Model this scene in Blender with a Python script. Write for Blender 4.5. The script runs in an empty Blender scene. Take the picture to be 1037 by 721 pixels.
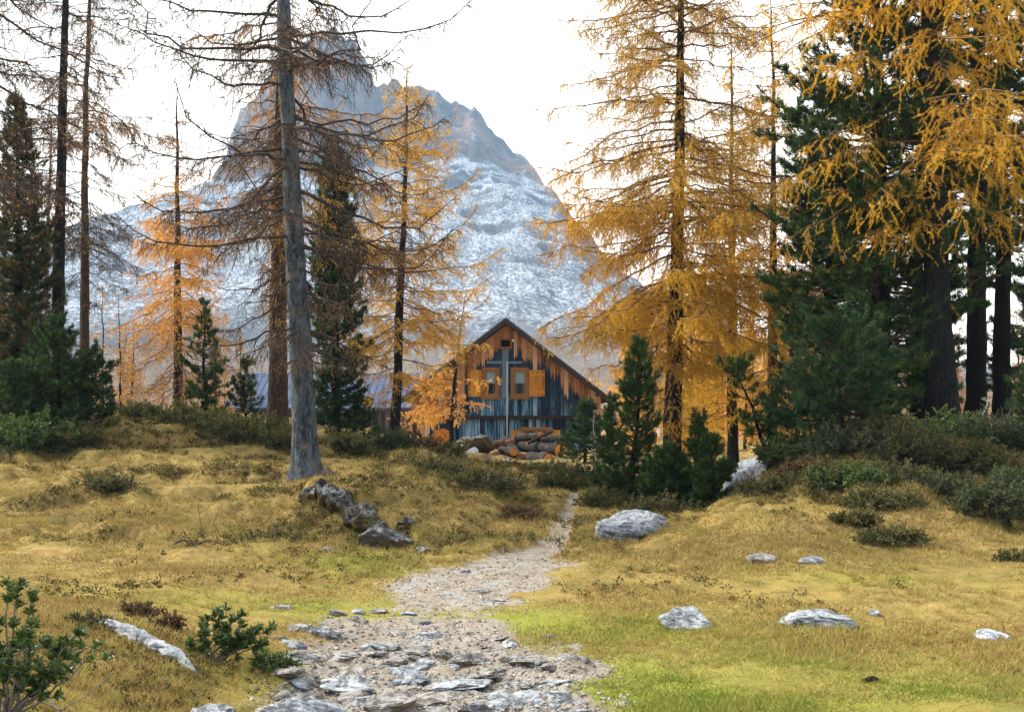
import bpy, math
import numpy as np
from mathutils import Vector

# ------------------------------------------------------------------ basics
scene = bpy.context.scene
COL = scene.collection
F, CX, HZ, EYE = 1112.0, 518.5, 420.0, 1.6          # focal length in px, principal column, horizon row, eye height
R = math.radians


def wx(px, d):
    return (px - CX) / F * d


def wz(py, d):
    return EYE + (HZ - py) / F * d


def _hash(ix, iy, seed):
    h = (ix.astype(np.int64) * 374761393 + iy.astype(np.int64) * 668265263 + seed * 1442695041) & 0x7fffffff
    h = ((h ^ (h >> 13)) * 1274126177) & 0x7fffffff
    h = h ^ (h >> 16)
    return (h & 0xffff) / 65535.0


def vnoise(x, y, seed=0):
    x = np.asarray(x, float); y = np.asarray(y, float)
    ix = np.floor(x); iy = np.floor(y)
    fx = x - ix; fy = y - iy
    fx = fx * fx * fx * (fx * (fx * 6 - 15) + 10); fy = fy * fy * fy * (fy * (fy * 6 - 15) + 10)
    a = _hash(ix, iy, seed); b = _hash(ix + 1, iy, seed)
    c = _hash(ix, iy + 1, seed); d = _hash(ix + 1, iy + 1, seed)
    return (a + (b - a) * fx) * (1 - fy) + (c + (d - c) * fx) * fy


def fbm(x, y, seed=0, octv=4, gain=0.5):
    s = 0; a = 1; t = 0
    for o in range(octv):
        s = s + a * (vnoise(x * 2 ** o + 17.3 * o, y * 2 ** o - 9.1 * o, seed + o) - 0.5)
        t += a; a *= gain
    return s / t * 2          # about -1..1


def sstep(a, b, x):
    t = np.clip((x - a) / (b - a), 0, 1)
    return t * t * (3 - 2 * t)


# ------------------------------------------------------------------ mesh builder
class MB:
    def __init__(self):
        self.v = []; self.n = 0; self.loops = []; self.tot = []; self.mat = []; self.smooth = []; self.tint = []

    def add(self, V, Fc, mat=0, tint=0.5, smooth=True):
        V = np.asarray(V, np.float32).reshape(-1, 3)
        Fc = np.asarray(Fc, np.int32)
        self.v.append(V)
        self.tint.append(np.broadcast_to(np.asarray(tint, np.float32), (len(V),)).copy())
        self.loops.append((Fc + self.n).ravel())
        self.tot.append(np.full(len(Fc), Fc.shape[1], np.int32))
        self.mat.append(np.full(len(Fc), mat, np.int32))
        self.smooth.append(np.full(len(Fc), smooth, bool))
        self.n += len(V)

    def mesh(self, name, mats):
        me = bpy.data.meshes.new(name)
        V = np.concatenate(self.v); L = np.concatenate(self.loops); T = np.concatenate(self.tot)
        me.vertices.add(len(V)); me.vertices.foreach_set('co', V.ravel())
        me.loops.add(len(L)); me.loops.foreach_set('vertex_index', L)
        st = np.concatenate([[0], np.cumsum(T)[:-1]]).astype(np.int32)
        me.polygons.add(len(T)); me.polygons.foreach_set('loop_start', st)
        me.polygons.foreach_set('material_index', np.concatenate(self.mat))
        me.polygons.foreach_set('use_smooth', np.concatenate(self.smooth))
        at = me.attributes.new('tint', 'FLOAT', 'POINT')
        at.data.foreach_set('value', np.concatenate(self.tint))
        for m in (mats if isinstance(mats, (list, tuple)) else [mats]):
            me.materials.append(m)
        me.update(calc_edges=True)
        return me

    def obj(self, name, mats, parent=None):
        return link(name, self.mesh(name, mats), parent)


def link(name, me, parent=None, loc=None, rz=0.0):
    o = bpy.data.objects.new(name, me)
    COL.objects.link(o)
    if parent is not None:
        o.parent = parent
    if loc is not None:
        o.location = loc
    if rz:
        o.rotation_euler = (0, 0, rz)
    return o


def tag(o, label=None, cat=None, group=None, kind=None):
    if label: o['label'] = label
    if cat: o['category'] = cat
    if group: o['group'] = group
    if kind: o['kind'] = kind
    return o


def empty(name, loc, rz=0.0):
    o = bpy.data.objects.new(name, None); COL.objects.link(o)
    o.empty_display_size = 0.2
    o.location = loc; o.rotation_euler = (0, 0, rz)
    return o


def copy_tree(o, parent=None):
    c = o.copy(); COL.objects.link(c)
    if parent is not None:
        c.parent = parent
    for ch in [k for k in o.children]:
        copy_tree(ch, c)
    return c


def tubes(mb, P, Rr, sides=4, mat=0, tint=0.5, cap=True):
    """P (N,K,3) polylines, Rr (N,K) radii -> tubes in one go"""
    P = np.asarray(P, float); Rr = np.asarray(Rr, float)
    if P.ndim == 2: P = P[None]; Rr = Rr[None]
    N, K, _ = P.shape
    T = np.empty_like(P)
    T[:, 1:-1] = P[:, 2:] - P[:, :-2]; T[:, 0] = P[:, 1] - P[:, 0]; T[:, -1] = P[:, -1] - P[:, -2]
    T /= np.linalg.norm(T, axis=2, keepdims=True) + 1e-9
    mean = T.mean(axis=1)
    ref = np.where((np.abs(mean[:, 2]) > 0.8)[:, None], np.array([1., 0, 0]), np.array([0, 0, 1.]))[:, None, :]
    U = np.cross(T, ref); U /= np.linalg.norm(U, axis=2, keepdims=True) + 1e-9
    W = np.cross(U, T)
    a = np.arange(sides) / sides * 2 * np.pi
    V = P[:, :, None, :] + Rr[:, :, None, None] * (np.cos(a)[None, None, :, None] * U[:, :, None, :] + np.sin(a)[None, None, :, None] * W[:, :, None, :])
    idx = np.arange(N * K * sides).reshape(N, K, sides)
    A = idx[:, :-1]; B = idx[:, 1:]
    q = np.stack([A, np.roll(A, -1, 2), np.roll(B, -1, 2), B], -1).reshape(-1, 4)
    if np.ndim(tint) == 1 and len(tint) == N:
        tint = np.repeat(tint, K * sides)
    mb.add(V.reshape(-1, 3), q, mat, tint, True)


def spikes(mb, B, D, L, Wd, rs, mat=0, tint=0.5):
    """single-triangle needles: base B (M,3), unit direction D, length L, width Wd"""
    M = len(B)
    S = np.cross(D, rs.normal(size=(M, 3))); S /= np.linalg.norm(S, axis=1, keepdims=True) + 1e-9
    L = np.broadcast_to(L, (M,))[:, None]; Wd = np.broadcast_to(Wd, (M,))[:, None]
    V = np.stack([B - S * Wd * .5, B + S * Wd * .5, B + D * L], 1).reshape(-1, 3)
    f = np.arange(M * 3).reshape(M, 3)
    if np.ndim(tint) == 1:
        tint = np.repeat(tint, 3)
    mb.add(V, f, mat, tint, False)


def leaves(mb, B, D, Nn, L, Wd, mat=0, tint=0.5):
    """folded six-vertex leaves along D with normal Nn"""
    M = len(B)
    S = np.cross(D, Nn); S /= np.linalg.norm(S, axis=1, keepdims=True) + 1e-9
    L = np.broadcast_to(L, (M,))[:, None]; Wd = np.broadcast_to(Wd, (M,))[:, None]
    m1 = B + D * L * .35; m2 = B + D * L * .72
    up = Nn * Wd * .18
    tip = B + D * L - Nn * L * .12
    V = np.stack([B, m1 + S * Wd * .5 + up, m2 + S * Wd * .42 + up, tip, m2 - S * Wd * .42 + up, m1 - S * Wd * .5 + up], 1).reshape(-1, 3)
    i = np.arange(M)[:, None] * 6
    q = np.concatenate([i + np.array([[0, 1, 2, 3]]), i + np.array([[0, 3, 4, 5]])], 0)
    if np.ndim(tint) == 1:
        tint = np.repeat(tint, 6)
    mb.add(V, q, mat, tint, False)


def unit(a):
    return a / (np.linalg.norm(a, axis=-1, keepdims=True) + 1e-9)


def lerp_poly(P, i, t):
    """position and tangent on polyline i of P (N,K,3) at t in 0..1"""
    K = P.shape[1]
    u = np.clip(t, 0, .9999) * (K - 1); k = u.astype(int); f = (u - k)[:, None]
    a = P[i, k]; b = P[i, k + 1]
    return a + (b - a) * f, unit(b - a)


def box(mb, lo, hi, mat=0, tint=0.5):
    x0, y0, z0 = lo; x1, y1, z1 = hi
    V = [(x0, y0, z0), (x1, y0, z0), (x1, y1, z0), (x0, y1, z0), (x0, y0, z1), (x1, y0, z1), (x1, y1, z1), (x0, y1, z1)]
    mb.add(V, [(0, 3, 2, 1), (4, 5, 6, 7), (0, 1, 5, 4), (1, 2, 6, 5), (2, 3, 7, 6), (3, 0, 4, 7)], mat, tint, False)


def prism(mb, poly, y0, y1, mat=0, tint=0.5):
    """extrude an (x,z) polygon from y0 to y1"""
    n = len(poly)
    V = [(x, y0, z) for x, z in poly] + [(x, y1, z) for x, z in poly]
    Vn = np.array(V)
    c0 = Vn[:n].mean(0); c1 = Vn[n:].mean(0)
    V = np.vstack([Vn, c0, c1])
    q = [(i, (i + 1) % n, n + (i + 1) % n, n + i) for i in range(n)]
    t = [(i, 2 * n, (i + 1) % n) for i in range(n)] + [(n + i, n + (i + 1) % n, 2 * n + 1) for i in range(n)]
    mb.add(V, q, mat, tint, False)
    mb.add(V, t, mat, tint, False)


# ------------------------------------------------------------------ materials
class NT:
    def __init__(self, name):
        self.m = bpy.data.materials.new(name); self.m.use_nodes = True
        self.t = self.m.node_tree; self.t.nodes.clear()
        self.out = self.n('ShaderNodeOutputMaterial')

    def n(self, typ, **kw):
        nd = self.t.nodes.new(typ)
        for k, v in kw.items():
            if hasattr(nd, k) and not k.startswith('i_'):
                setattr(nd, k, v)
            else:
                nd.inputs[k[2:] if k.startswith('i_') else k].default_value = v
        return nd

    def l(self, a, b):
        self.t.links.new(a, b)

    def coord(self, which='Object', scale=(1, 1, 1)):
        tc = self.n('ShaderNodeTexCoord'); mp = self.n('ShaderNodeMapping'); mp.inputs['Scale'].default_value = scale
        self.l(tc.outputs[which], mp.inputs['Vector'])
        return mp.outputs['Vector']

    def noise(self, vec, scale, detail=4, rough=.55, dist=0.0):
        n = self.n('ShaderNodeTexNoise'); n.inputs['Scale'].default_value = scale; n.inputs['Detail'].default_value = detail
        n.inputs['Roughness'].default_value = rough; n.inputs['Distortion'].default_value = dist
        self.l(vec, n.inputs['Vector']); return n.outputs['Fac']

    def voro(self, vec, scale, feature='F1', out='Distance'):
        n = self.n('ShaderNodeTexVoronoi'); n.feature = feature; n.inputs['Scale'].default_value = scale
        self.l(vec, n.inputs['Vector']); return n.outputs[out]

    def ramp(self, fac, stops):
        r = self.n('ShaderNodeValToRGB'); e = r.color_ramp.elements
        while len(e) < len(stops): e.new(0.5)
        for i, (p, c) in enumerate(stops):
            e[i].position = p; e[i].color = (*c, 1) if len(c) == 3 else c
        self.l(fac, r.inputs['Fac']); return r.outputs['Color']

    def mix(self, fac, a, b, blend='MIX'):
        m = self.n('ShaderNodeMix'); m.data_type = 'RGBA'; m.blend_type = blend
        for sock, val in ((m.inputs[0], fac), (m.inputs[6], a), (m.inputs[7], b)):
            if hasattr(val, 'is_linked'): self.l(val, sock)
            elif isinstance(val, (int, float)): sock.default_value = val
            else: sock.default_value = (*val, 1)
        return m.outputs[2]

    def math(self, op, a, b=0.0, clamp=False):
        m = self.n('ShaderNodeMath'); m.operation = op; m.use_clamp = clamp
        for sock, val in ((m.inputs[0], a), (m.inputs[1], b)):
            if hasattr(val, 'is_linked'): self.l(val, sock)
            else: sock.default_value = val
        return m.outputs[0]

    def attr(self, name):
        a = self.n('ShaderNodeAttribute'); a.attribute_name = name
        return a.outputs['Fac']

    def mapr(self, v, a, b, c=0.0, d=1.0):
        m = self.n('ShaderNodeMapRange'); m.clamp = True
        for i, x in enumerate((a, b, c, d)): m.inputs[i + 1].default_value = x
        self.l(v, m.inputs[0]); return m.outputs[0]

    def bump(self, h, strength=.5, dist=.02):
        b = self.n('ShaderNodeBump'); b.inputs['Strength'].default_value = strength; b.inputs['Distance'].default_value = dist
        self.l(h, b.inputs['Height']); return b.outputs['Normal']

    def finish(self, col, rough=.85, normal=None, spec=.3, transl=0.0, tcol=None):
        p = self.n('ShaderNodeBsdfPrincipled'); p.inputs['Roughness'].default_value = rough
        p.inputs['Specular IOR Level'].default_value = spec
        if hasattr(col, 'is_linked'): self.l(col, p.inputs['Base Color'])
        else: p.inputs['Base Color'].default_value = (*col, 1)
        if normal is not None: self.l(normal, p.inputs['Normal'])
        o = p.outputs[0]
        if transl:
            tr = self.n('ShaderNodeBsdfTranslucent')
            c = tcol if tcol is not None else col
            if hasattr(c, 'is_linked'): self.l(c, tr.inputs['Color'])
            else: tr.inputs['Color'].default_value = (*c, 1)
            mx = self.n('ShaderNodeMixShader'); mx.inputs[0].default_value = transl
            self.l(o, mx.inputs[1]); self.l(tr.outputs[0], mx.inputs[2]); o = mx.outputs[0]
        self.l(o, self.out.inputs['Surface'])
        return self.m


def foliage_mat(name, stops, transl=.35, rough=.6, spec=.25, patch=.0):
    m = NT(name)
    f = m.attr('tint')
    if patch:
        f = m.math('ADD', f, m.math('MULTIPLY', m.math('SUBTRACT', m.noise(m.coord('Object'), 1.3, 3), .5), patch), True)
    c = m.ramp(f, stops)
    return m.finish(c, rough, None, spec, transl)


def bark_mat(name, dark, mid, light, lichen=None, scale=1.0, lich_amt=.5):
    m = NT(name)
    n1 = m.noise(m.coord('Object', (16 * scale, 16 * scale, 4 * scale)), 1.0, 7, .7, .5)
    n2 = m.noise(m.coord('Object', (45 * scale, 45 * scale, 16 * scale)), 1.0, 5, .7)
    n3 = m.noise(m.coord('Object', (2.2, 2.2, .9)), 1.0, 4, .6)
    h = m.math('ADD', m.math('MULTIPLY', n1, .55), m.math('MULTIPLY', n2, .45))
    c = m.ramp(m.math('ADD', m.math('MULTIPLY', h, .9), m.math('MULTIPLY', n3, .2)), [(.36, dark), (.50, mid), (.66, light)])
    if lichen:
        ln = m.noise(m.coord('Object', (1, 1, .6)), 5.2, 8, .7)
        c = m.mix(m.mapr(ln, .60 - lich_amt * .2, .72 - lich_amt * .2), c, lichen)
    return m.finish(c, .95, m.bump(h, 1.0, .09), .06)


G_GOLD = [(0, (.52, .24, .016)), (.35, (.86, .48, .03)), (.7, (.95, .62, .06)), (1, (.96, .76, .16))]
G_ORANGE = [(0, (.58, .26, .04)), (.4, (.88, .46, .085)), (.8, (.96, .60, .15)), (1, (.96, .70, .28))]
G_BROWN = [(0, (.26, .13, .045)), (.5, (.54, .29, .10)), (1, (.72, .44, .17))]
G_PINE = [(0, (.009, .024, .004)), (.45, (.027, .066, .010)), (.8, (.072, .135, .020)), (1, (.17, .21, .04))]
M_gold = foliage_mat('needles_gold', G_GOLD, .45, patch=.5)
M_yellow = foliage_mat('needles_yellow', [(0, (.48, .26, .02)), (.4, (.80, .48, .03)), (.75, (.92, .62, .06)), (1, (.80, .66, .10))], .45, patch=.6)
M_amber = foliage_mat('needles_amber', [(0, (.60, .32, .04)), (.4, (.90, .54, .085)), (.8, (.96, .68, .15)), (1, (.96, .76, .28))], .45, patch=.4)
M_orange = foliage_mat('needles_orange', G_ORANGE, .45, patch=.4)
M_brown = foliage_mat('needles_brown', G_BROWN, .35, patch=.4)
M_pine = foliage_mat('needles_pine', G_PINE, .22, patch=.5)
M_pine_pale = foliage_mat('needles_young_pine', [(0, (.016, .042, .011)), (.5, (.038, .090, .026)), (1, (.10, .165, .045))], .25, patch=.4)
M_pine_rust = foliage_mat('needles_rusty_pine', [(0, (.02, .045, .012)), (.45, (.05, .07, .015)), (.7, (.16, .11, .03)), (1, (.28, .16, .05))], .25, patch=.7)
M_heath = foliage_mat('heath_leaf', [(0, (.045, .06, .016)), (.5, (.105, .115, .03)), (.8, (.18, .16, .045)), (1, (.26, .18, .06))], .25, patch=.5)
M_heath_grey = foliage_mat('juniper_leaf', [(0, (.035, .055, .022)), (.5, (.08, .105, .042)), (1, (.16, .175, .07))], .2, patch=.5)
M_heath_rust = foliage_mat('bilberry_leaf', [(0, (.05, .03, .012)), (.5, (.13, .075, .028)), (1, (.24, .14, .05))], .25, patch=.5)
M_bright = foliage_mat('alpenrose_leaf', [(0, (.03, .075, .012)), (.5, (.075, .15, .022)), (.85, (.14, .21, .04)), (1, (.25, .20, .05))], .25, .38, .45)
M_twig_tan = NT('straw_twig').finish((.19, .115, .06), .9, None, .1)
M_twig = NT('twig_wood').finish((.075, .058, .048), .9, None, .1)
M_twig_grey = NT('dead_twig').finish((.17, .15, .125), .9, None, .1)
M_deadwhite = NT('bleached_twig').finish((.42, .40, .36), .9, None, .1)
M_bark_blue = bark_mat('bark_blue_grey', (.006, .006, .008), (.05, .057, .066), (.20, .23, .26), (.20, .17, .12), .62, .35)
M_bark_dark = bark_mat('bark_dark', (.005, .0045, .004), (.02, .018, .017), (.055, .05, .046), None, 1.2)
M_bark_brown = bark_mat('bark_brown', (.012, .008, .006), (.055, .036, .025), (.13, .09, .06), (.20, .12, .05), 1.2, .2)
M_bark_pine = bark_mat('bark_pine', (.004, .003, .0025), (.012, .009, .007), (.032, .024, .018), None, 1.0)
M_bark_pale = bark_mat('bark_pale', (.12, .10, .08), (.22, .18, .14), (.32, .27, .2), None, 1.0)


# ------------------------------------------------------------------ terrain height
_C = []
def cp(px, py, d): _C.append((wx(px, d), d, wz(py, d)))
def ca(x, y, z): _C.append((x, y, z))
for x in (-7, -3, 0, 3, 7): ca(x, -6, 0.05)
for x, z in ((-6, .5), (-2.4, .42), (-1.2, .05), (0, 0), (2, .0), (4, .05), (7, .2)): ca(x, 3.6, z)
cp(0, 640, 6.0); cp(100, 650, 6.2); cp(200, 690, 6.2); cp(265, 706, 6.1); cp(310, 721, 5.92); cp(520, 721, 5.92); cp(800, 721, 5.9); cp(1037, 720, 5.9)
cp(0, 598, 9.2); cp(120, 606, 8.8); cp(250, 622, 8.6); cp(330, 640, 8.1); cp(450, 640, 8.1); cp(620, 640, 8.1); cp(800, 640, 8.1); cp(1037, 640, 8.1)
cp(450, 592, 10.4); cp(300, 590, 10.6); cp(600, 592, 10.3); cp(700, 590, 10.3); cp(830, 585, 10.5); cp(1037, 590, 10.2)
cp(0, 540, 14); cp(150, 555, 13); cp(300, 562, 12.6); cp(420, 560, 12.7); cp(545, 562, 12.6); cp(566, 545, 14.2); cp(573, 524, 17.2); cp(578, 506, 20.5); cp(585, 484, 28)
cp(630, 560, 12.2); cp(700, 545, 13.2); cp(640, 541, 14.6); cp(760, 540, 13.5); cp(850, 552, 12.5); cp(930, 548, 12.8); cp(1037, 556, 12.2)
cp(650, 528, 16.5); cp(720, 532, 16.5); cp(690, 505, 20); cp(745, 515, 18)
cp(790, 505, 15.5); cp(850, 510, 14.6); cp(930, 510, 14.8); cp(1037, 510, 14.8)
cp(810, 472, 18); cp(870, 462, 18.5); cp(950, 450, 19); cp(1037, 444, 19.5)
cp(840, 452, 22); cp(960, 440, 22); cp(1060, 436, 23); cp(905, 445, 26); cp(800, 462, 24); cp(760, 480, 26); cp(1000, 438, 30); cp(860, 440, 34)
cp(0, 490, 19); cp(150, 500, 18); cp(0, 458, 24); cp(80, 452, 24.5); cp(160, 432, 27); cp(110, 426, 29); cp(230, 445, 26); cp(180, 421, 33); cp(90, 418, 34); cp(0, 430, 34)
cp(240, 505, 17.5); cp(313, 488, 20); cp(280, 478, 21); cp(360, 500, 18); cp(300, 512, 16.2); cp(330, 532, 14.6); cp(400, 548, 13.4); cp(420, 530, 14.6); cp(420, 494, 18.5); cp(470, 498, 18.5); cp(505, 512, 17.2); cp(524, 530, 15.8)
cp(350, 462, 26); cp(285, 440, 28); cp(397, 455, 30); cp(440, 468, 28); cp(480, 490, 20); cp(540, 520, 17.6); cp(505, 482, 24); cp(460, 470, 30); cp(540, 480, 28); cp(450, 530, 15.6)
cp(530, 468, 38); cp(460, 459, 36); cp(600, 464, 36); cp(400, 440, 40); cp(500, 455, 50); cp(600, 455, 50); cp(700, 468, 36); cp(740, 460, 44); cp(300, 430, 42); cp(180, 424, 44); cp(60, 424, 44)
for x in (-34, -20, 20, 34): ca(x, 44, .9 if x < 0 else .4); ca(x, 60, .2)
for x, z in ((-16, 1.3), (16, 1.5)): ca(x, 26, z)
for x, z in ((-12, .4), (12, .35)): ca(x, 12, z); ca(x, 5, .4)
ca(0, 60, -.1); ca(-9, 60, .1); ca(9, 60, -.1)
_C = np.array(_C)
# work in a compressed depth so that near and far control points weigh alike
def _warp(x, y):
    yy = np.maximum(y, -8) + 12
    return np.stack([np.asarray(x) / yy * 30, np.log(yy) * 14], -1)
_Pw = _warp(_C[:, 0], _C[:, 1])
def _phi(r):
    return np.where(r > 1e-9, r * r * np.log(r + 1e-12), 0.0)
_n = len(_C)
_K = _phi(np.linalg.norm(_Pw[:, None] - _Pw[None], axis=2)) + np.eye(_n) * 0.35
_A = np.zeros((_n + 3, _n + 3)); _A[:_n, :_n] = _K; _A[:_n, _n] = 1; _A[:_n, _n + 1:] = _Pw; _A[_n, :_n] = 1; _A[_n + 1:, :_n] = _Pw.T
_W = np.linalg.solve(_A, np.concatenate([_C[:, 2], np.zeros(3)]))


def base_z(x, y):
    x = np.asarray(x, float); y = np.asarray(y, float)
    sh = x.shape; x = x.ravel(); y = y.ravel()
    yc = np.clip(y, -6, 62); lim = 14 + yc * .55
    xc = np.clip(x, -lim, lim)
    Q = _warp(xc, yc)
    out = np.empty(len(x))
    for i in range(0, len(x), 20000):
        q = Q[i:i + 20000]
        out[i:i + 20000] = _phi(np.linalg.norm(q[:, None] - _Pw[None], axis=2)) @ _W[:_n] + _W[_n] + q @ _W[_n + 1:]
    out = np.clip(out, -.8, 2.4)
    k = sstep(46, 62, y)
    far = -.1 + 0 * y
    return (out * (1 - k) + far * k).reshape(sh)


PATH = [(455, 5.2, .95), (450, 5.9, .92), (445, 7.0, 1.05), (430, 8.0, .92), (450, 9.0, .6), (470, 9.8, .62), (485, 10.6, .80), (505, 11.4, .82), (530, 12.1, .5), (553, 12.9, .24), (566, 14.4, .18), (573, 16.5, .17), (577, 19, .15), (584, 23, .10), (580, 30, .1)]
_PP = np.array([(wx(a, d), d, w) for a, d, w in PATH])


def path_mask(x, y):
    cx = np.interp(y, _PP[:, 1], _PP[:, 0]); w = np.interp(y, _PP[:, 1], _PP[:, 2])
    d = np.abs(x - cx) / w
    m = 1 - sstep(.55, 1.35, d + .55 * fbm(x * 2.0, y * 2.0, 5, 5))
    m = m * sstep(1.0, 4.5, y) * (1 - sstep(26, 32, y))
    gap = 1 - .5 * np.exp(-((y - 9.05) / .45) ** 2)            # the grass strip that crosses the path
    return np.clip(m * gap * (1 - .20 * sstep(9.2, 9.8, y) - .16 * sstep(12.0, 13.4, y)), 0, 1)


def blob(x, y, px, d, rx, ry):
    return np.exp(-(((x - wx(px, d)) / rx) ** 2 + ((y - d) / ry) ** 2))


def green_mask(x, y):
    g = 1.0 * blob(x, y, 800, 6.2, 2.1, 1.3) + .8 * blob(x, y, 560, 8.8, 1.1, .55) + .9 * blob(x, y, 355, 11.6, .75, .55) + .5 * blob(x, y, 330, 9.2, 1.3, .7)
    g = g + .7 * blob(x, y, 690, 8.2, 1.2, .6) + .4 * blob(x, y, 200, 9.0, 1.4, .8) + .5 * blob(x, y, 620, 6.0, .9, .7) + .35 * blob(x, y, 850, 10.5, 1.2, .6) + .35 * blob(x, y, 270, 6.4, .5, .5)
    g = g + .30 * sstep(12.5, 9.5, y) * sstep(-.45, .35, fbm(x * .5, y * .5, 33, 3)) * sstep(-2.6, -1.2, x)
    return np.clip(g * (.75 + .6 * fbm(x * 1.2, y * 1.2, 31)) + .12 * fbm(x * 3, y * 3, 41), 0, 1)


def heath_mask(x, y):
    """where dwarf shrubs, dead growth and some painted-in slope shade darken the turf"""
    px = CX + F * x / np.maximum(y, 2)
    n = fbm(x * .55, y * .45, 77, 4)
    slope = sstep(13.5, 19, y) * (.55 + .45 * sstep(480, 380, px) + .4 * sstep(760, 860, px))
    lft = sstep(330, 150, px) * sstep(8, 5.5, y) * .9
    crest = sstep(20, 25, y + 3.0 * fbm(x * .3, y * .3, 78)) * .55
    bank = sstep(745, 800, px) * sstep(12.7, 14.4, y + 1.5 * fbm(x * .6, y * .6, 79)) * .95
    mid = np.exp(-((px - 470) / 80) ** 2) * sstep(14.2, 16.0, y) * .62  # heath beside the path, deepened to paint in the slope's shading as well
    m = np.clip((n - .12) * 2.6, 0, 1) * np.clip(slope + lft + .24, 0, 1)
    m = np.maximum(m, np.clip(n * 1.8 + .75, 0, 1) * np.maximum(crest, bank))
    m = np.maximum(m, np.clip(n * 2.4 + .45, 0, 1) * np.maximum(mid, lft * .8))
    ph = base_z(x, y) * 24 + 3 * fbm(x * .4, y * .4, 14)
    ter = sstep(.45, .95, np.cos(ph)) * sstep(11.5, 14, y) * (1 - sstep(30, 36, y)) * sstep(-.12, .32, fbm(x * 1.1, y * 1.1, 80, 3))
    m = np.maximum(m, ter * .85)
    led = np.exp(-((x - wx(360, 14.9)) / 1.1) ** 2 - ((y - 14.6) / 1.5) ** 2) * np.clip(.55 + 1.6 * fbm(x * 2.4, y * 2.4, 81, 3), 0, 1)
    m = np.maximum(m, led * .8)
    yard = sstep(27, 31, y) * (1 - sstep(43, 47, y)) * np.exp(-((px - 525) / 95) ** 2)
    m = np.maximum(m, yard * np.clip(1.35 + n, 0, 1))
    return np.clip(m, 0, 1)


_LA = np.array([wx(300, 16.6), 16.6]); _LB = np.array([wx(417, 13.45), 13.45])
def ledge(x, y):
    """a rock step that runs down the slope below the big larch"""
    d = _LB - _LA; L = np.linalg.norm(d); u = d / L; n = np.array([-u[1], u[0]])
    rx, ry = x - _LA[0], y - _LA[1]
    t = (rx * u[0] + ry * u[1]) / L; s_ = rx * n[0] + ry * n[1] + .12 * fbm(x * 2.1, y * 2.1, 24, 3)
    return .30 * sstep(-.06, .14, s_) * np.exp(-np.maximum(s_, 0) ** 2 / 3.2) * sstep(-.12, .1, t) * (1 - sstep(.93, 1.1, t))


def ground_z(x, y):
    x = np.asarray(x, float); y = np.asarray(y, float)
    z = base_z(x, y)
    pm = path_mask(x, y)
    near = 1 - sstep(35, 60, y)
    z = z + ledge(x, y)
    for mx_, my_, sx_, sy_, h_ in ((430, 19.5, 1.7, 3.2, .34), (700, 15.6, 1.4, 1.5, .13), (910, 17.0, 2.6, 2.2, .30), (110, 25.0, 5.0, 4.0, .40)):
        z = z + h_ * np.exp(-((x - wx(mx_, my_)) / sx_) ** 2 - ((y - my_) / sy_) ** 2) * (1 - .8 * pm)
    hump = fbm(x * .62, y * .5, 11, 3) * .17 + fbm(x * 1.9, y * 1.5, 12, 4) * .10
    rough = .35 + .65 * sstep(9.5, 14, y) + .5 * heath_mask(x, y)
    z = z + near * (hump * rough * (1 - .7 * pm) + fbm(x * 7, y * 7, 13, 2) * .012)
    # low terraces trodden across the slope
    z = z + near * .05 * np.sin(z * 24 + 3 * fbm(x * .4, y * .4, 14)) * sstep(11, 15, y) * (1 - pm)
    rock = np.abs(fbm(x * 2.6, y * 3.4, 15, 4)) * .10 - .03
    z = z + pm * near * (rock * sstep(9.6, 8.0, y) + fbm(x * 9, y * 9, 16, 2) * .012 - .02)
    far = sstep(60, 140, y)
    return z + far * fbm(x / 40., y / 40., 19, 3) * .9


def gz(x, y):
    return float(ground_z(np.array([x]), np.array([y]))[0])


def spot(px, d, sink=0.0):
    x = wx(px, d)
    return (x, d, gz(x, d) - sink)


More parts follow.
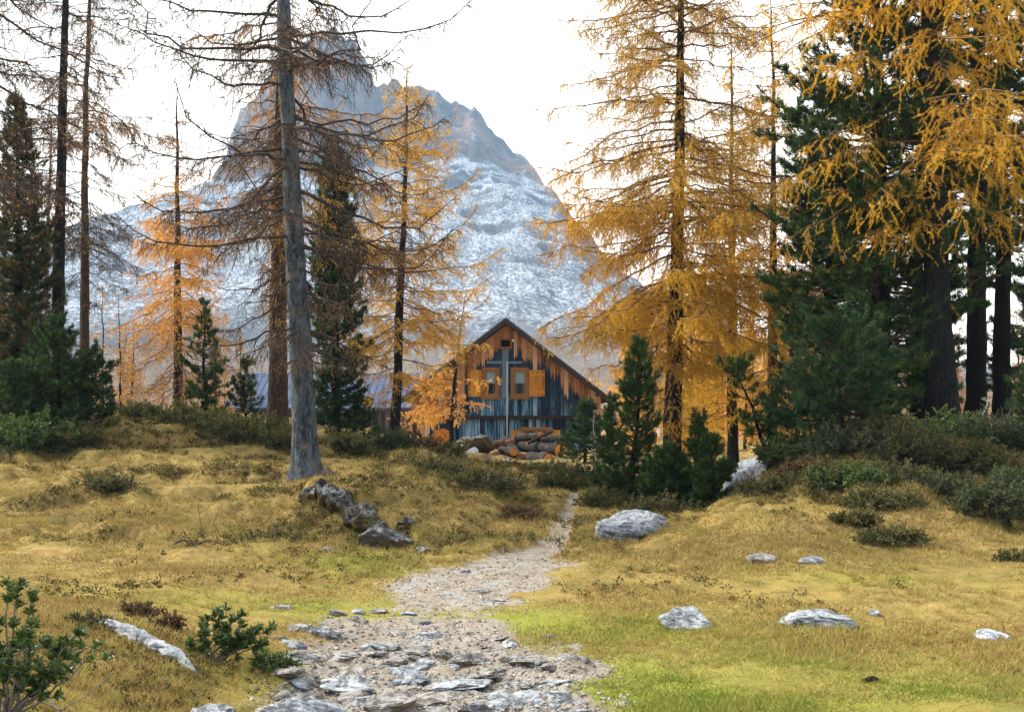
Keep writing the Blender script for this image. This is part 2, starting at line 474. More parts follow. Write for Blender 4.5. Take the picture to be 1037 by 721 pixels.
# ------------------------------------------------------------------ ground sheet
def ground_material():
    m = NT('alpine_turf')
    pos = m.coord('Object')
    g = m.attr('green'); p = m.attr('path'); h = m.attr('heath')
    n1 = m.noise(pos, .9, 5, .6); n2 = m.noise(pos, 7, 5, .65); n3 = m.noise(pos, 45, 4, .7); n4 = m.noise(pos, 160, 3, .7)
    straw = m.ramp(n2, [(.25, (.165, .112, .038)), (.5, (.305, .212, .068)), (.75, (.42, .318, .122))])
    straw = m.mix(m.mapr(n1, .42, .68), straw, (.30, .225, .06))
    straw = m.mix(m.math('MULTIPLY', m.mapr(m.noise(pos, 2.7, 6, .7), .48, .64), .75), straw, (.155, .125, .04))
    red = m.mapr(m.noise(pos, 2.1, 5, .65), .56, .72)
    straw = m.mix(m.math('MULTIPLY', red, .55), straw, (.26, .13, .055))
    green = m.ramp(n3, [(.3, (.14, .165, .024)), (.55, (.235, .26, .04)), (.8, (.33, .335, .075))])
    turf = m.mix(m.math('MULTIPLY', g, .95, True), straw, green)
    turf = m.mix(m.math('MULTIPLY', h, .8), turf, m.ramp(n3, [(.3, (.05, .035, .014)), (.7, (.15, .10, .035))]))
    fine = m.ramp(n4, [(.25, (.35, .33, .30)), (.48, (1, 1, 1)), (.8, (1.3, 1.25, 1.15))])
    turf = m.mix(1.0, turf, fine, 'MULTIPLY')
    dirt = m.ramp(m.math('ADD', m.math('MULTIPLY', n2, .6), m.math('MULTIPLY', n3, .5)), [(.34, (.095, .075, .055)), (.48, (.225, .185, .14)), (.62, (.34, .30, .245)), (.8, (.46, .43, .39))])
    stone = m.ramp(n3, [(.3, (.16, .16, .16)), (.55, (.33, .325, .31)), (.8, (.48, .47, .45))])
    dirt = m.mix(m.mapr(m.noise(pos, 3.3, 6, .6, .5), .54, .62), dirt, stone)
    dirt = m.mix(1.0, dirt, m.ramp(n4, [(.25, (.6, .6, .6)), (.5, (1, 1, 1))]), 'MULTIPLY')
    pe = m.math('ADD', p, m.math('MULTIPLY', m.math('SUBTRACT', n2, .5), .9))
    col = m.mix(m.mapr(pe, .38, .66), turf, dirt)
    far = m.attr('far')
    scrub = m.ramp(m.noise(pos, .05, 6, .7), [(.35, (.16, .11, .05)), (.5, (.34, .27, .19)), (.62, (.50, .48, .46)), (.75, (.66, .67, .68))])
    col = m.mix(far, col, scrub)
    hgt = m.math('ADD', m.math('MULTIPLY', n3, .6), m.math('MULTIPLY', n4, .5))
    return m.finish(col, .95, m.bump(hgt, .8, .02), .1)


M_ground = ground_material()
def build_ground():
    # rows follow the distance so that near ground is fine and the sheet still reaches the mountain
    ys = np.concatenate([np.linspace(-8, 3, 14)[:-1], 3 * np.exp(np.linspace(0, np.log(60 / 3.), 520)), np.exp(np.linspace(np.log(62), np.log(1500), 60))])
    us = np.concatenate([np.linspace(-3.2, -.62, 40)[:-1], np.linspace(-.62, .62, 560), np.linspace(.62, 3.2, 40)[1:]])
    Y, U = np.meshgrid(ys, us, indexing='ij')
    X = U * (np.maximum(Y, 2.5) + 1.5)
    Z = ground_z(X, Y)
    V = np.stack([X, Y, Z], -1).reshape(-1, 3)
    nr, nc = X.shape
    i = np.arange(nr * nc).reshape(nr, nc)
    q = np.stack([i[:-1, :-1], i[:-1, 1:], i[1:, 1:], i[1:, :-1]], -1).reshape(-1, 4)
    mb = MB(); mb.add(V, q)
    o = mb.obj('ground', M_ground)
    x, y = X.ravel(), Y.ravel()
    for nm, val in (('green', green_mask(x, y)), ('path', path_mask(x, y)), ('heath', heath_mask(x, y)), ('far', sstep(55, 110, y))):
        a = o.data.attributes.new(nm, 'FLOAT', 'POINT'); a.data.foreach_set('value', np.asarray(val, np.float32))
    tag(o, 'golden alpine turf with worn stony footpath', kind='structure')
    return o
build_ground()


# ------------------------------------------------------------------ mountain
SKY = np.array([(-700, 330), (-200, 300), (-60, 280), (40, 262), (95, 246), (140, 233), (200, 214), (226, 204), (236, 168), (244, 118), (262, 96), (290, 70), (312, 56), (330, 47), (352, 43), (366, 50), (373, 80), (384, 90), (396, 84), (420, 86), (440, 97), (456, 112), (480, 117), (494, 128), (508, 141), (530, 163), (544, 188), (555, 209), (562, 219), (576, 240), (600, 272), (650, 318), (720, 352), (820, 374), (1037, 388), (1700, 398)], float)
FOOT = np.array([(-700, 330), (-200, 305), (95, 252), (200, 216), (230, 208), (260, 205), (300, 200), (340, 193), (420, 186), (470, 184), (500, 187), (530, 198), (556, 213), (576, 241), (600, 273), (650, 319), (720, 353), (820, 375), (1037, 390), (1700, 400)], float)


def build_mountain():
    D0 = 1100.
    xs = np.linspace(-950, 900, 520); ys = np.concatenate([np.linspace(120, 930, 190)[:-1], np.linspace(930, 1130, 130), np.linspace(1130, 1420, 24)[1:]])
    Y, X = np.meshgrid(ys, xs, indexing='ij')
    wob = fbm(X / 45., Y / 60., 51, 4) * 14
    px = CX + F * (X + wob * .35) / D0
    sk = wz(np.interp(px, SKY[:, 0], SKY[:, 1]), D0); ft = wz(np.interp(px, FOOT[:, 0], FOOT[:, 1]), D0)
    # jagged skyline teeth where the wall stands
    wall = np.clip((sk - ft) / 60., 0, 1)
    sk = sk + wall * (fbm(X / 9., X * 0 + 3, 52, 3) * 7)
    t = np.clip((Y - 130) / (1000 - 130), 0, 1)
    scree = ft * (.32 * t + .68 * t ** 1.9) * 1.0
    gul = fbm(X / 60. + 1.3 * fbm(X / 200., Y / 200., 55), Y / 210., 53, 5)
    bench = np.abs(fbm(X / 28., Y / 34., 54, 5))
    scree = scree + sstep(.02, .3, t) * (gul * 24 - bench * 13 + fbm(X / 9., Y / 9., 56, 3) * 2.6) * (.35 + .65 * t) * (1 - .6 * sstep(.9, 1, t))
    butt = fbm(X / 32., X * 0, 61, 4) * 26 + fbm(X / 10., Y / 50., 62, 3) * 14
    c = np.clip((Y + butt - 1000) / 78., 0, 1)
    nst = 7.
    cs = c * nst; cs = (np.floor(cs) + sstep(.25, .95, cs - np.floor(cs))) / nst
    cl = (.35 * c + .65 * cs)
    Z = scree + (sk - ft) * cl
    Z = Z + wall * sstep(0, .2, c) * (1 - sstep(.85, 1, c)) * fbm(X / 7., Y / 7., 63, 3) * 5
    back = sstep(1125, 1420, Y)
    Z = Z * (1 - .55 * back)
    edge = np.minimum(sstep(120, 150, Y), 1)
    Z = np.where(Y < 150, Z * edge - 1.5 * (1 - edge), Z)
    V = np.stack([X, Y, Z], -1).reshape(-1, 3)
    nr, nc = X.shape
    i = np.arange(nr * nc).reshape(nr, nc)
    q = np.stack([i[:-1, :-1], i[:-1, 1:], i[1:, 1:], i[1:, :-1]], -1).reshape(-1, 4)
    mb = MB(); mb.add(V, q)
    m = NT('limestone_and_snow')
    pos = m.coord('Object')
    geo = m.n('ShaderNodeNewGeometry'); sep = m.n('ShaderNodeSeparateXYZ'); m.l(geo.outputs['Normal'], sep.inputs[0])
    n_big = m.noise(pos, .012, 6, .6); n_mid = m.noise(m.coord('Object', (1, .6, 1.4)), .05, 6, .7, .4); n_fine = m.noise(m.coord('Object', (1, .42, 1)), .55, 6, .8)
    strata = m.noise(m.coord('Object', (.25, .25, 3.0)), .035, 5, .7)
    rock = m.ramp(m.math('ADD', m.math('MULTIPLY', strata, .6), m.math('MULTIPLY', n_mid, .4)), [(.34, (.06, .055, .062)), (.48, (.135, .112, .108)), (.60, (.24, .18, .15)), (.72, (.34, .275, .24))])
    flat = m.mapr(sep.outputs['Z'], .55, .82)
    s = m.math('ADD', m.math('MULTIPLY', flat, .52), m.math('ADD', m.math('MULTIPLY', n_mid, .30), m.math('ADD', m.math('MULTIPLY', n_fine, 1.35), m.math('MULTIPLY', n_big, .3))))
    sep2 = m.n('ShaderNodeSeparateXYZ'); m.l(pos, sep2.inputs[0])
    rill = m.noise(m.coord('Object', (1, .10, .10)), .085, 5, .7, .4)
    s = m.math('ADD', s, m.math('MULTIPLY', m.math('SUBTRACT', rill, .5), .55))
    low = m.mapr(sep2.outputs['Z'], 5, 45, -.30, 0.0)
    s = m.math('ADD', s, low)
    wa = m.attr('wall')
    snow = m.math('MULTIPLY', m.mapr(s, 1.42, 1.72), m.math('SUBTRACT', 1.0, m.math('MULTIPLY', wa, m.mapr(flat, .75, .98, 1.0, .35))))
    screec = m.ramp(n_fine, [(.3, (.10, .11, .135)), (.7, (.25, .27, .30))])  # blue of the sky-filled shade is put into the scree colour
    base = m.mix(m.math('MULTIPLY', flat, m.math('SUBTRACT', 1.0, m.math('MULTIPLY', wa, .8))), rock, screec)
    base = m.mix(m.math('MULTIPLY', wa, m.mapr(m.noise(m.coord('Object', (1, 1, .25)), .03, 5, .65), .45, .65)), base, (.34, .205, .14))
    base = m.mix(m.mapr(sep2.outputs['Z'], 2, 26, .75, 0.0), base, m.ramp(n_mid, [(.35, (.20, .12, .05)), (.65, (.34, .25, .15))]))
    col = m.mix(snow, base, (.72, .79, .88))  # snow albedo tinted blue to stand in for its skylit shade
    hb = m.math('ADD', n_mid, m.math('MULTIPLY', n_fine, .5))
    at = None
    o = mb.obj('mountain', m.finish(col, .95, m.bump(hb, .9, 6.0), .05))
    at = o.data.attributes.new('wall', 'FLOAT', 'POINT'); at.data.foreach_set('value', np.asarray((wall > .03) * sstep(.015, .06, c + .02 * fbm(X / 12., Y / 12., 66, 3)), np.float32).ravel())
    tag(o, 'pale limestone mountain dusted with fresh snow', kind='structure')
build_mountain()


# ------------------------------------------------------------------ trees
def trunk_line(rs, H, r0, lean=(0, 0), bend=.0, K=26, flare=.55, top=.16):
    t = np.linspace(0, 1, K)
    b = rs.normal(size=2) * bend
    P = np.stack([lean[0] * t + b[0] * np.sin(np.pi * t) + np.cumsum(rs.normal(size=K) * .012) * (t > .03),
                  lean[1] * t + b[1] * np.sin(np.pi * t) + np.cumsum(rs.normal(size=K) * .012) * (t > .03), H * t - .25 * (1 - t)], 1)
    r = r0 * ((1 - t) ** .85 * (1 - top) + .02) / (1 - top + .02) * .98
    r = r * (1 + flare * .85 * np.exp(-t * H / (r0 * 2.2)))
    return P, r


def trunk_mesh(mb, P, r, rs, sides=14, roots=True, mat=0):
    """bark-ribbed trunk with root buttresses"""
    K = len(P)
    # resample finely
    s = np.linspace(0, K - 1, K * 4); k = np.minimum(s.astype(int), K - 2); f = (s - k)[:, None]
    Q = P[k] * (1 - f) + P[k + 1] * f; rr = r[k] * (1 - f[:, 0]) + r[k + 1] * f[:, 0]
    a = np.arange(sides) / sides * 2 * np.pi
    h = Q[:, 2][:, None]
    lump = 1 + .13 * fbm(np.cos(a)[None] * 2 + 5, h * .9 + np.sin(a)[None] * 2, int(rs.randint(1000)), 4) + .09 * fbm(a[None] * 5, h * 4, 3, 3)
    if roots:
        ph = rs.rand() * 6
        lump = lump + .36 * np.exp(-np.maximum(h, 0) / (r[0] * 1.1)) * np.maximum(0, np.sin(a[None] * 4 + ph)) * (h < 2)
    X = Q[:, None, 0] + rr[:, None] * lump * np.cos(a)[None]; Yv = Q[:, None, 1] + rr[:, None] * lump * np.sin(a)[None]
    V = np.stack([X, Yv, np.broadcast_to(h, X.shape)], -1)
    n = len(Q); idx = np.arange(n * sides).reshape(n, sides)
    q = np.stack([idx[:-1], np.roll(idx[:-1], -1, 1), np.roll(idx[1:], -1, 1), idx[1:]], -1).reshape(-1, 4)
    mb.add(V.reshape(-1, 3), q, mat)


def along(P, z):
    """trunk point at height z"""
    return np.stack([np.interp(z, P[:, 2], P[:, k]) for k in range(3)], -1)


def grow(rs, P, nb, h0, h1, prof, a_lo=-.1, a_hi=.45, droop=.35, up=.15, sec=7., seclen=.42, twig=9., twiglen=.22, hang=.7, azbias=None, K=10, len_jit=.45, wob=.06, lat=1.0):
    """branches, side branches and twigs as three sets of polylines"""
    H0 = P[-1, 2]
    z = h0 + (h1 - h0) * np.sort(rs.rand(nb)) ** .95
    az = rs.rand() * 6.28 + np.arange(nb) * 2.399 + rs.normal(size=nb) * .5
    if azbias is not None:
        pick = rs.rand(nb) < azbias[1]
        az = np.where(pick, azbias[0] + rs.normal(size=nb) * .75, az)
    L = np.interp(z, [p[0] for p in prof], [p[1] for p in prof]) * (1 - len_jit + len_jit * 1.35 * rs.rand(nb))
    L = np.maximum(L, .12)
    th = (z - h0) / max(h1 - h0, .1)
    a0 = a_lo + (a_hi - a_lo) * th + rs.normal(size=nb) * .12
    s = np.linspace(0, 1, K)[None]
    dr = droop * (1 - .5 * th)[:, None] * (.6 + .8 * rs.rand(nb, 1))
    rr = L[:, None] * s * np.cos(a0)[:, None]
    zz = L[:, None] * (np.sin(a0)[:, None] * s - dr * s ** 1.7 + up * (.4 + 1.2 * rs.rand(nb, 1)) * s ** 4)
    azs = az[:, None] + np.cumsum(rs.normal(size=(nb, K)), 1) * wob * 1.4
    B0 = along(P, z)
    Bp = np.stack([B0[:, 0:1] + rr * np.cos(azs), B0[:, 1:2] + rr * np.sin(azs), B0[:, 2:3] + zz], -1)
    Bp[:, 1:] += rs.normal(size=(nb, K - 1, 3)) * wob * .25 * np.minimum(L, 2)[:, None, None]
    # side branches
    ns = rs.poisson(np.maximum(L * sec, .01)); bi = np.repeat(np.arange(nb), ns); N = len(bi)
    t = .12 + .86 * rs.rand(N) ** .85
    p, tg = lerp_poly(Bp, bi, t)
    sg = np.where(rs.rand(N) < .5, -1, 1) * (.55 + .75 * rs.rand(N)) * lat
    c, sn = np.cos(sg), np.sin(sg)
    d = np.stack([tg[:, 0] * c - tg[:, 1] * sn, tg[:, 0] * sn + tg[:, 1] * c, tg[:, 2] * .6 - .05 - .15 * rs.rand(N)], 1)
    d = unit(d + rs.normal(size=(N, 3)) * .15)
    Ls = (L[bi] * seclen * (1.05 - t) + .10) * (.45 + .8 * rs.rand(N))
    k2 = np.linspace(0, 1, 6)[None, :, None]
    Sp = p[:, None] + d[:, None] * Ls[:, None, None] * k2
    Sp[:, :, 2] -= (hang * .45 * Ls)[:, None] * k2[..., 0] ** 2 * (.4 + rs.rand(N, 1))
    Sp[:, 1:] += rs.normal(size=(N, 5, 3)) * .05 * Ls[:, None, None]
    # twigs
    par = np.concatenate([Sp, Bp[:, ::2][:, :5] if False else np.stack([Bp[:, int(round(q))] for q in np.linspace(0, K - 1, 6)], 1)], 0)
    PL = np.concatenate([Ls, L * .75])
    nt = rs.poisson(PL * twig); ti = np.repeat(np.arange(len(par)), nt); M = len(ti)
    tt = .15 + .85 * rs.rand(M)
    p, tg = lerp_poly(par, ti, tt)
    d = unit(tg * .55 + rs.normal(size=(M, 3)) * np.array([.55, .55, .35]) + np.array([0, 0, -hang]))
    Lt = twiglen * (.4 + 1.0 * rs.rand(M))
    k3 = np.linspace(0, 1, 4)[None, :, None]
    Tp = p[:, None] + d[:, None] * Lt[:, None, None] * k3
    Tp[:, 1:] += rs.normal(size=(M, 3, 3)) * .07 * Lt[:, None, None]
    Tp[:, :, 2] -= (hang * .25 * Lt)[:, None] * k3[..., 0] ** 2
    return dict(B=Bp, L=L, z=z, S=Sp, Ls=Ls, bi=bi, T=Tp, Lt=Lt, ti=ti, az=az)


def wood(mb, g, rb=.022, rs_=.008, rt=.0035, sides=(5, 4, 3), mat=0):
    K = g['B'].shape[1]
    s = np.linspace(1, .22, K)[None]
    tubes(mb, g['B'], (rb * (.35 + .65 * np.minimum(g['L'] / max(g['L'].max(), .1), 1)))[:, None] * s, sides[0], mat)
    if len(g['S']):
        tubes(mb, g['S'], (rs_ * np.linspace(1, .4, 6)[None] * np.ones((len(g['S']), 1))), sides[1], mat)
    if len(g['T']):
        tubes(mb, g['T'], (rt * np.linspace(1, .6, 4)[None] * np.ones((len(g['T']), 1))), sides[2], mat)


def tufts(mb, g, rs, per_m, k=4, ln=.032, wd=.006, mat=1, dens=None, sets=('T', 'S')):
    """needle tufts along twigs and side branches; dens(point)->0..1 keeps only part of them"""
    for key in sets:
        P = g[key]
        if not len(P): continue
        Lp = g['Lt'] if key == 'T' else (g['Ls'] if key == 'S' else g['L'])
        n = rs.poisson(Lp * per_m * (1 if key == 'T' else .7)); i = np.repeat(np.arange(len(P)), n)
        t = rs.rand(len(i)) if key == 'T' else .2 + .8 * rs.rand(len(i))
        p, tg = lerp_poly(P, i, t)
        if dens is not None:
            keep = rs.rand(len(p)) < dens(p)
            p = p[keep]; tg = tg[keep]
        M = len(p)
        if not M: continue
        d = unit(rs.normal(size=(M * k, 3)) + np.repeat(tg, k, 0) * .35)
        tint = np.clip(.5 + .22 * rs.normal(size=M), 0, 1)
        spikes(mb, np.repeat(p, k, 0), d, ln * (.6 + .7 * rs.rand(M * k)), wd, rs, mat, np.repeat(tint, k))


def finish_tree(name, label, cat, loc, trunk, crown, mats_t, mats_c, group=None, extra=None):
    e = empty(name, loc); tag(e, label, cat, group)
    trunk.obj('trunk', mats_t, e)
    if crown is not None and crown.n:
        crown.obj('crown', mats_c, e)
    return e


def larch(name, label, px, d, H, r0, seed, prof, nb=90, h0=1.5, lean_px=0.0, needle=M_gold, bark=M_bark_brown, twigm=M_twig_tan, per_m=45, k=4, ln=.034, wd=.007, dens=None, sec=7., twig=9., twiglen=.22,
          hang=.7, droop=.35, up=.15, a_lo=-.15, a_hi=.4, azbias=None, rb=.025, rt=.0035, rsd=.008, bend=.05, group=None, shoots=0, sink=.05, seclen=.42, sides=14, cat='larch', h1=None, loc=None, top=.16, len_jit=.45):
    rs = np.random.RandomState(seed)
    P, r = trunk_line(rs, H, r0, (lean_px / F * d, rs.normal() * .1), bend, top=top)
    tb = MB(); trunk_mesh(tb, P, r, rs, sides)
    cb = MB()
    g = grow(rs, P, nb, h0, h1 or H * .985, prof, a_lo, a_hi, droop, up, sec, seclen, twig, twiglen, hang, azbias, len_jit=len_jit)
    wood(cb, g, rb, rsd, rt)
    if per_m:
        tufts(cb, g, rs, per_m, k, ln, wd, 1, dens)
    if shoots:                                    # short needled shoots straight off the trunk
        z = h0 * .6 + (H * .95 - h0 * .6) * rs.rand(shoots); az = rs.rand(shoots) * 6.28
        b = along(P, z); rr = np.interp(z, P[:, 2], r)
        dd = np.stack([np.cos(az), np.sin(az), -.3 - .8 * rs.rand(shoots)], 1)
        st = b + np.stack([np.cos(az) * rr, np.sin(az) * rr, 0 * az], 1) * .9
        Ls = .10 + .30 * rs.rand(shoots)
        kk = np.linspace(0, 1, 4)[None, :, None]
        T = st[:, None] + unit(dd)[:, None] * Ls[:, None, None] * kk; T[:, :, 2] -= .25 * Ls[:, None] * kk[..., 0] ** 2
        tubes(cb, T, .005 * np.ones((shoots, 4)), 3, 0)
        tufts(cb, dict(T=T, Lt=Ls), rs, max(per_m, 60), k, ln, wd, 1, None, ('T',))
    return finish_tree(name, label, cat, loc or spot(px, d, sink), tb, cb, [bark], [twigm, needle], group)


def brush(mb, rs, p, d, k=20, ln=.075, wd=.006, spread=.75, mat=1, tint=None):
    """pine brushes: k needles in a cone round d at each p"""
    M = len(p)
    D = unit(np.repeat(d, k, 0) + rs.normal(size=(M * k, 3)) * spread)
    back = np.repeat(p, k, 0) - np.repeat(d, k, 0) * (rs.rand(M * k, 1) * ln * .9)
    if tint is None: tint = np.clip(.45 + .30 * rs.normal(size=M), 0, 1)
    tn = np.clip(np.repeat(tint, k) + .1 * rs.normal(size=M * k), 0, 1)
    spikes(mb, back, D, ln * (.65 + .6 * rs.rand(M * k)), wd, rs, mat, tn)


def pine(name, label, px, d, H, r0, seed, prof, nb=120, h0=.3, needle=M_pine, bark=M_bark_pine, lean_px=0., sec=8., seclen=.38, k=18, ln=.085, wd=.010, bpm=9., a_lo=.05, a_hi=.7, up=.28, droop=.12,
         spread=.7, bend=.04, rb=.022, group=None, azbias=None, cat='pine', h1=None, sink=.05, loc=None, len_jit=.45, sides=12, twigm=None):
    rs = np.random.RandomState(seed)
    P, r = trunk_line(rs, H, r0, (lean_px / F * d, rs.normal() * .06), bend, flare=.35)
    tb = MB(); trunk_mesh(tb, P, r, rs, sides)
    cb = MB()
    g = grow(rs, P, nb, h0, h1 or H * .97, prof, a_lo, a_hi, droop, up, sec, seclen, 0, .1, -.35, azbias, len_jit=len_jit)
    K = 10
    tubes(cb, g['B'], rb * (.3 + .7 * g['L'] / g['L'].max())[:, None] * np.linspace(1, .25, K)[None], 5, 0)
    tubes(cb, g['S'], .007 * np.linspace(1, .5, 6)[None] * np.ones((len(g['S']), 1)), 3, 0)
    pts = []; dirs = []
    for key, Lp, lo in (('S', g['Ls'], .3), ('B', g['L'], .55)):
        n = 1 + rs.poisson(Lp * bpm); i = np.repeat(np.arange(len(Lp)), n)
        t = lo + (1 - lo) * np.sqrt(rs.rand(len(i)))
        p, tg = lerp_poly(g[key], i, t); pts.append(p); dirs.append(tg)
        p, tg = lerp_poly(g[key], np.arange(len(Lp)), np.full(len(Lp), .999)); pts.append(p); dirs.append(tg)
    # the leader
    zt = np.linspace(H * .86, H * 1.0, 10); pts.append(along(P, zt)); dirs.append(np.tile([0, 0, 1.], (10, 1)))
    p = np.concatenate(pts); dd = unit(np.concatenate(dirs) + np.array([0, 0, .55]) + rs.normal(size=(len(p), 3)) * .25)
    brush(cb, rs, p + rs.normal(size=p.shape) * .02, dd, k, ln, wd, spread)
    return finish_tree(name, label, cat, loc or spot(px, d, sink), tb, cb, [bark], [twigm or M_twig, needle], group)


def dense_between(z0, z1, soft=.6, lo=0.0, hi=1.0):
    return lambda p: lo + (hi - lo) * sstep(z0 - soft, z0 + soft, p[:, 2]) * (1 - sstep(z1 - soft, z1 + soft, p[:, 2]))


# --- the near bare larch and its neighbours
larch('larch_tree', 'big almost bare larch with blue grey flaring trunk above a rock outcrop', 314, 20.0, 15.5, .235, 11,
      [(2.2, 1.2), (3.4, 2.3), (5, 3.0), (8, 3.4), (11, 2.8), (15.5, .4)], nb=112, h0=2.3, lean_px=-42, needle=M_brown, twigm=M_twig, bark=M_bark_blue, per_m=11, k=4, ln=.028, wd=.005,
      sec=8.5, twig=11, twiglen=.20, hang=.95, droop=.28, up=.34, a_lo=-.28, a_hi=.15, rb=.036, rt=.0042, rsd=.0085, sides=22, seclen=.36)
larch('larch_tree', 'tall larch with orange shoots up its trunk close behind the big bare larch', 282, 25.0, 16.5, .235, 12,
      [(3, .5), (4.5, 1.5), (8, 2.2), (12, 2), (16.5, .4)], nb=70, h0=4.2, lean_px=10, needle=M_orange, bark=M_bark_brown, per_m=34, ln=.032, wd=.0065, sec=7, twig=10, hang=.9, droop=.3, up=.3, a_lo=-.3, a_hi=.2,
      shoots=1500, sides=18, rb=.028)
larch('larch_tree', 'slim yellow larch with thin dark trunk beside the cabin roof', 397, 30.0, 10.6, .155, 13,
      [(1.2, .6), (2.2, 1.7), (4.0, 2.7), (6, 2.3), (8, 1.5), (10.6, .12)], nb=128, h0=1.4, lean_px=13, needle=M_amber, bark=M_bark_dark, per_m=56, k=4, ln=.036, wd=.0075, sec=7.5, twig=10, twiglen=.26,
      hang=.45, droop=.18, up=.42, a_lo=-.32, a_hi=.45, dens=dense_between(1.6, 9.9, 1.0, .05, 1.0), rb=.022)
larch('larch_tree', 'orange larch with a bare lower trunk standing on the mossy rise', 182, 34.0, 10.4, .16, 14,
      [(.6, 1.3), (2.0, 2.2), (4.2, 2.7), (6.5, 1.9), (10.4, .1)], nb=118, h0=.7, lean_px=-3, needle=M_orange, bark=M_bark_dark, per_m=68, k=4, ln=.04, wd=.0085, sec=7, twig=9.5, twiglen=.26, hang=.55, droop=.34, up=.25,
      a_lo=-.42, a_hi=.35, dens=dense_between(2.6, 6.6, 1.4, .10, .9), rb=.022)
larch('larch_tree', 'bare larch with a dark straight trunk rising from the low pines', 60, 26.0, 15.5, .17, 15,
      [(4, .6), (6, 1.8), (10, 2.4), (15.5, .4)], nb=95, h0=4.6, lean_px=12, needle=M_brown, twigm=M_twig, bark=M_bark_dark, per_m=9, sec=7.5, twig=12, twiglen=.24, hang=.8, droop=.3, up=.25, a_lo=-.25, a_hi=.2, rb=.020, top=.5)
larch('larch_tree', 'slender bare larch with a brown trunk next to the mossy rise', 87, 30.0, 15.5, .145, 16,
      [(2.6, .6), (5, 2.1), (8, 2.4), (12, 1.8), (15.5, .2)], nb=115, h0=3.0, lean_px=11, needle=M_brown, twigm=M_twig, bark=M_bark_brown, per_m=24, ln=.036, wd=.007, sec=8.5, twig=13, twiglen=.26, hang=.75, droop=.28, up=.3, a_lo=-.3, a_hi=.2,
      rb=.018, dens=dense_between(6, 9.5, 1.2, .1, 1.0))
larch('larch_tree', 'thin pale larch trunk behind the dark straight larch', 43, 40.0, 12.5, .12, 17,
      [(4, .4), (7, 1.2), (12.5, .2)], nb=80, h0=3.4, lean_px=10, needle=M_brown, twigm=M_twig, bark=M_bark_pale, per_m=10, ln=.045, wd=.010, sec=6, twig=9, hang=.7, rb=.016)
larch('larch_tree', 'bare larch at the edge of the picture reaching long dark limbs over the pines', -95, 17.0, 14, .22, 18,
      [(2.5, 1.6), (5, 3.0), (8, 3.4), (14, .5)], nb=70, h0=3.4, needle=M_brown, twigm=M_twig, bark=M_bark_dark, per_m=4, sec=7.5, twig=11, twiglen=.22, hang=.7, droop=.40, up=.1, a_lo=-.15, a_hi=.15, rb=.034, azbias=(0.2, .4))
for i, (px, d, H, lb) in enumerate(((105, 36, 4.3, 'leafless larch sapling with a straight stem on the rise'), (122, 38, 4.4, 'leafless larch sapling with a thicker stem in front of the pale slope'))):
    larch('larch_sapling', lb, px, d, H, .05, 60 + i, [(.3, .6), (1.5, .7), (H, .08)], nb=46, h0=.4, needle=M_orange, bark=M_bark_dark, per_m=16, ln=.05, wd=.012, sec=4, twig=6, hang=.4, rb=.012, bend=.08, group='larch saplings on the rise')

# --- golden larch in the middle and the one among the pines
larch('larch_tree', 'large golden larch with dense drooping branches beside the cabin', 681, 26.0, 15.0, .235, 21,
      [(1.4, .5), (3.0, 1.5), (4.6, 3.2), (8, 3.4), (12, 2.7), (15, .5)], nb=190, h0=1.7, lean_px=14, needle=M_gold, bark=M_bark_dark, per_m=78, k=4, ln=.036, wd=.0068, sec=8.0, twig=10.5, twiglen=.30,
      hang=.75, droop=.36, up=.20, a_lo=-.22, a_hi=.30, azbias=(3.05, .16), dens=lambda p: (.36 + .64 * (1 - sstep(5.0, 9.5, p[:, 2]))) * np.clip(.85 + .7 * fbm(p[:, 0] * 1.1 + 40, p[:, 2] * 1.1, 71, 3), .2, 1), shoots=520, rb=.032, sides=16)
larch('larch_tree', 'tall larch with golden hanging sprays among the dark pines', 957, 20.5, 15.5, .29, 22,
      [(4.0, 2.3), (5.2, 2.7), (8, 3.6), (11, 3.2), (15.5, .4)], nb=125, h0=4.0, lean_px=-22, needle=M_gold, bark=M_bark_dark, per_m=150, k=4, ln=.036, wd=.0060, sec=3.4, twig=4.4, twiglen=.46,
      hang=.62, droop=.34, up=.05, a_lo=-.12, a_hi=.2, azbias=(-1.8, .4), rb=.030, sides=18, dens=lambda p: np.clip(.80 + 1.1 * fbm(p[:, 0] * .8, p[:, 2] * .8 + 9, 72, 3), .05, 1) * (.8 + .2 * sstep(4.2, 6.6, p[:, 2])), shoots=40, seclen=.36)
larch('larch_tree', 'golden larch filling the gap against the broad dark stone pine', 782, 28.5, 12.5, .15, 25,
      [(1.2, .8), (2.5, 1.9), (5, 2.3), (8, 2.0), (12.5, .2)], nb=120, h0=1.5, needle=M_gold, bark=M_bark_dark, per_m=62, ln=.038, wd=.008, sec=7, twig=9.5, twiglen=.30, hang=.75, droop=.34, up=.15, a_lo=-.2, a_hi=.3,
      dens=lambda p: np.clip(.7 + .9 * fbm(p[:, 0] * 1.1 + 7, p[:, 2] * 1.1, 73, 3), .1, 1))
larch('larch_tree', 'yellow larch partly hidden behind the big golden larch', 742, 31.0, 12.5, .17, 23,
      [(1.0, 1.0), (2.5, 2.3), (6, 2.3), (9, 1.5), (12.5, .2)], nb=120, h0=1.2, needle=M_yellow, bark=M_bark_dark, per_m=62, ln=.04, wd=.0085, sec=7, twig=9, twiglen=.28, hang=.7, droop=.3, up=.2, a_lo=-.2, a_hi=.35,
      dens=lambda p: (.5 + .5 * (1 - sstep(4, 8, p[:, 2]))))
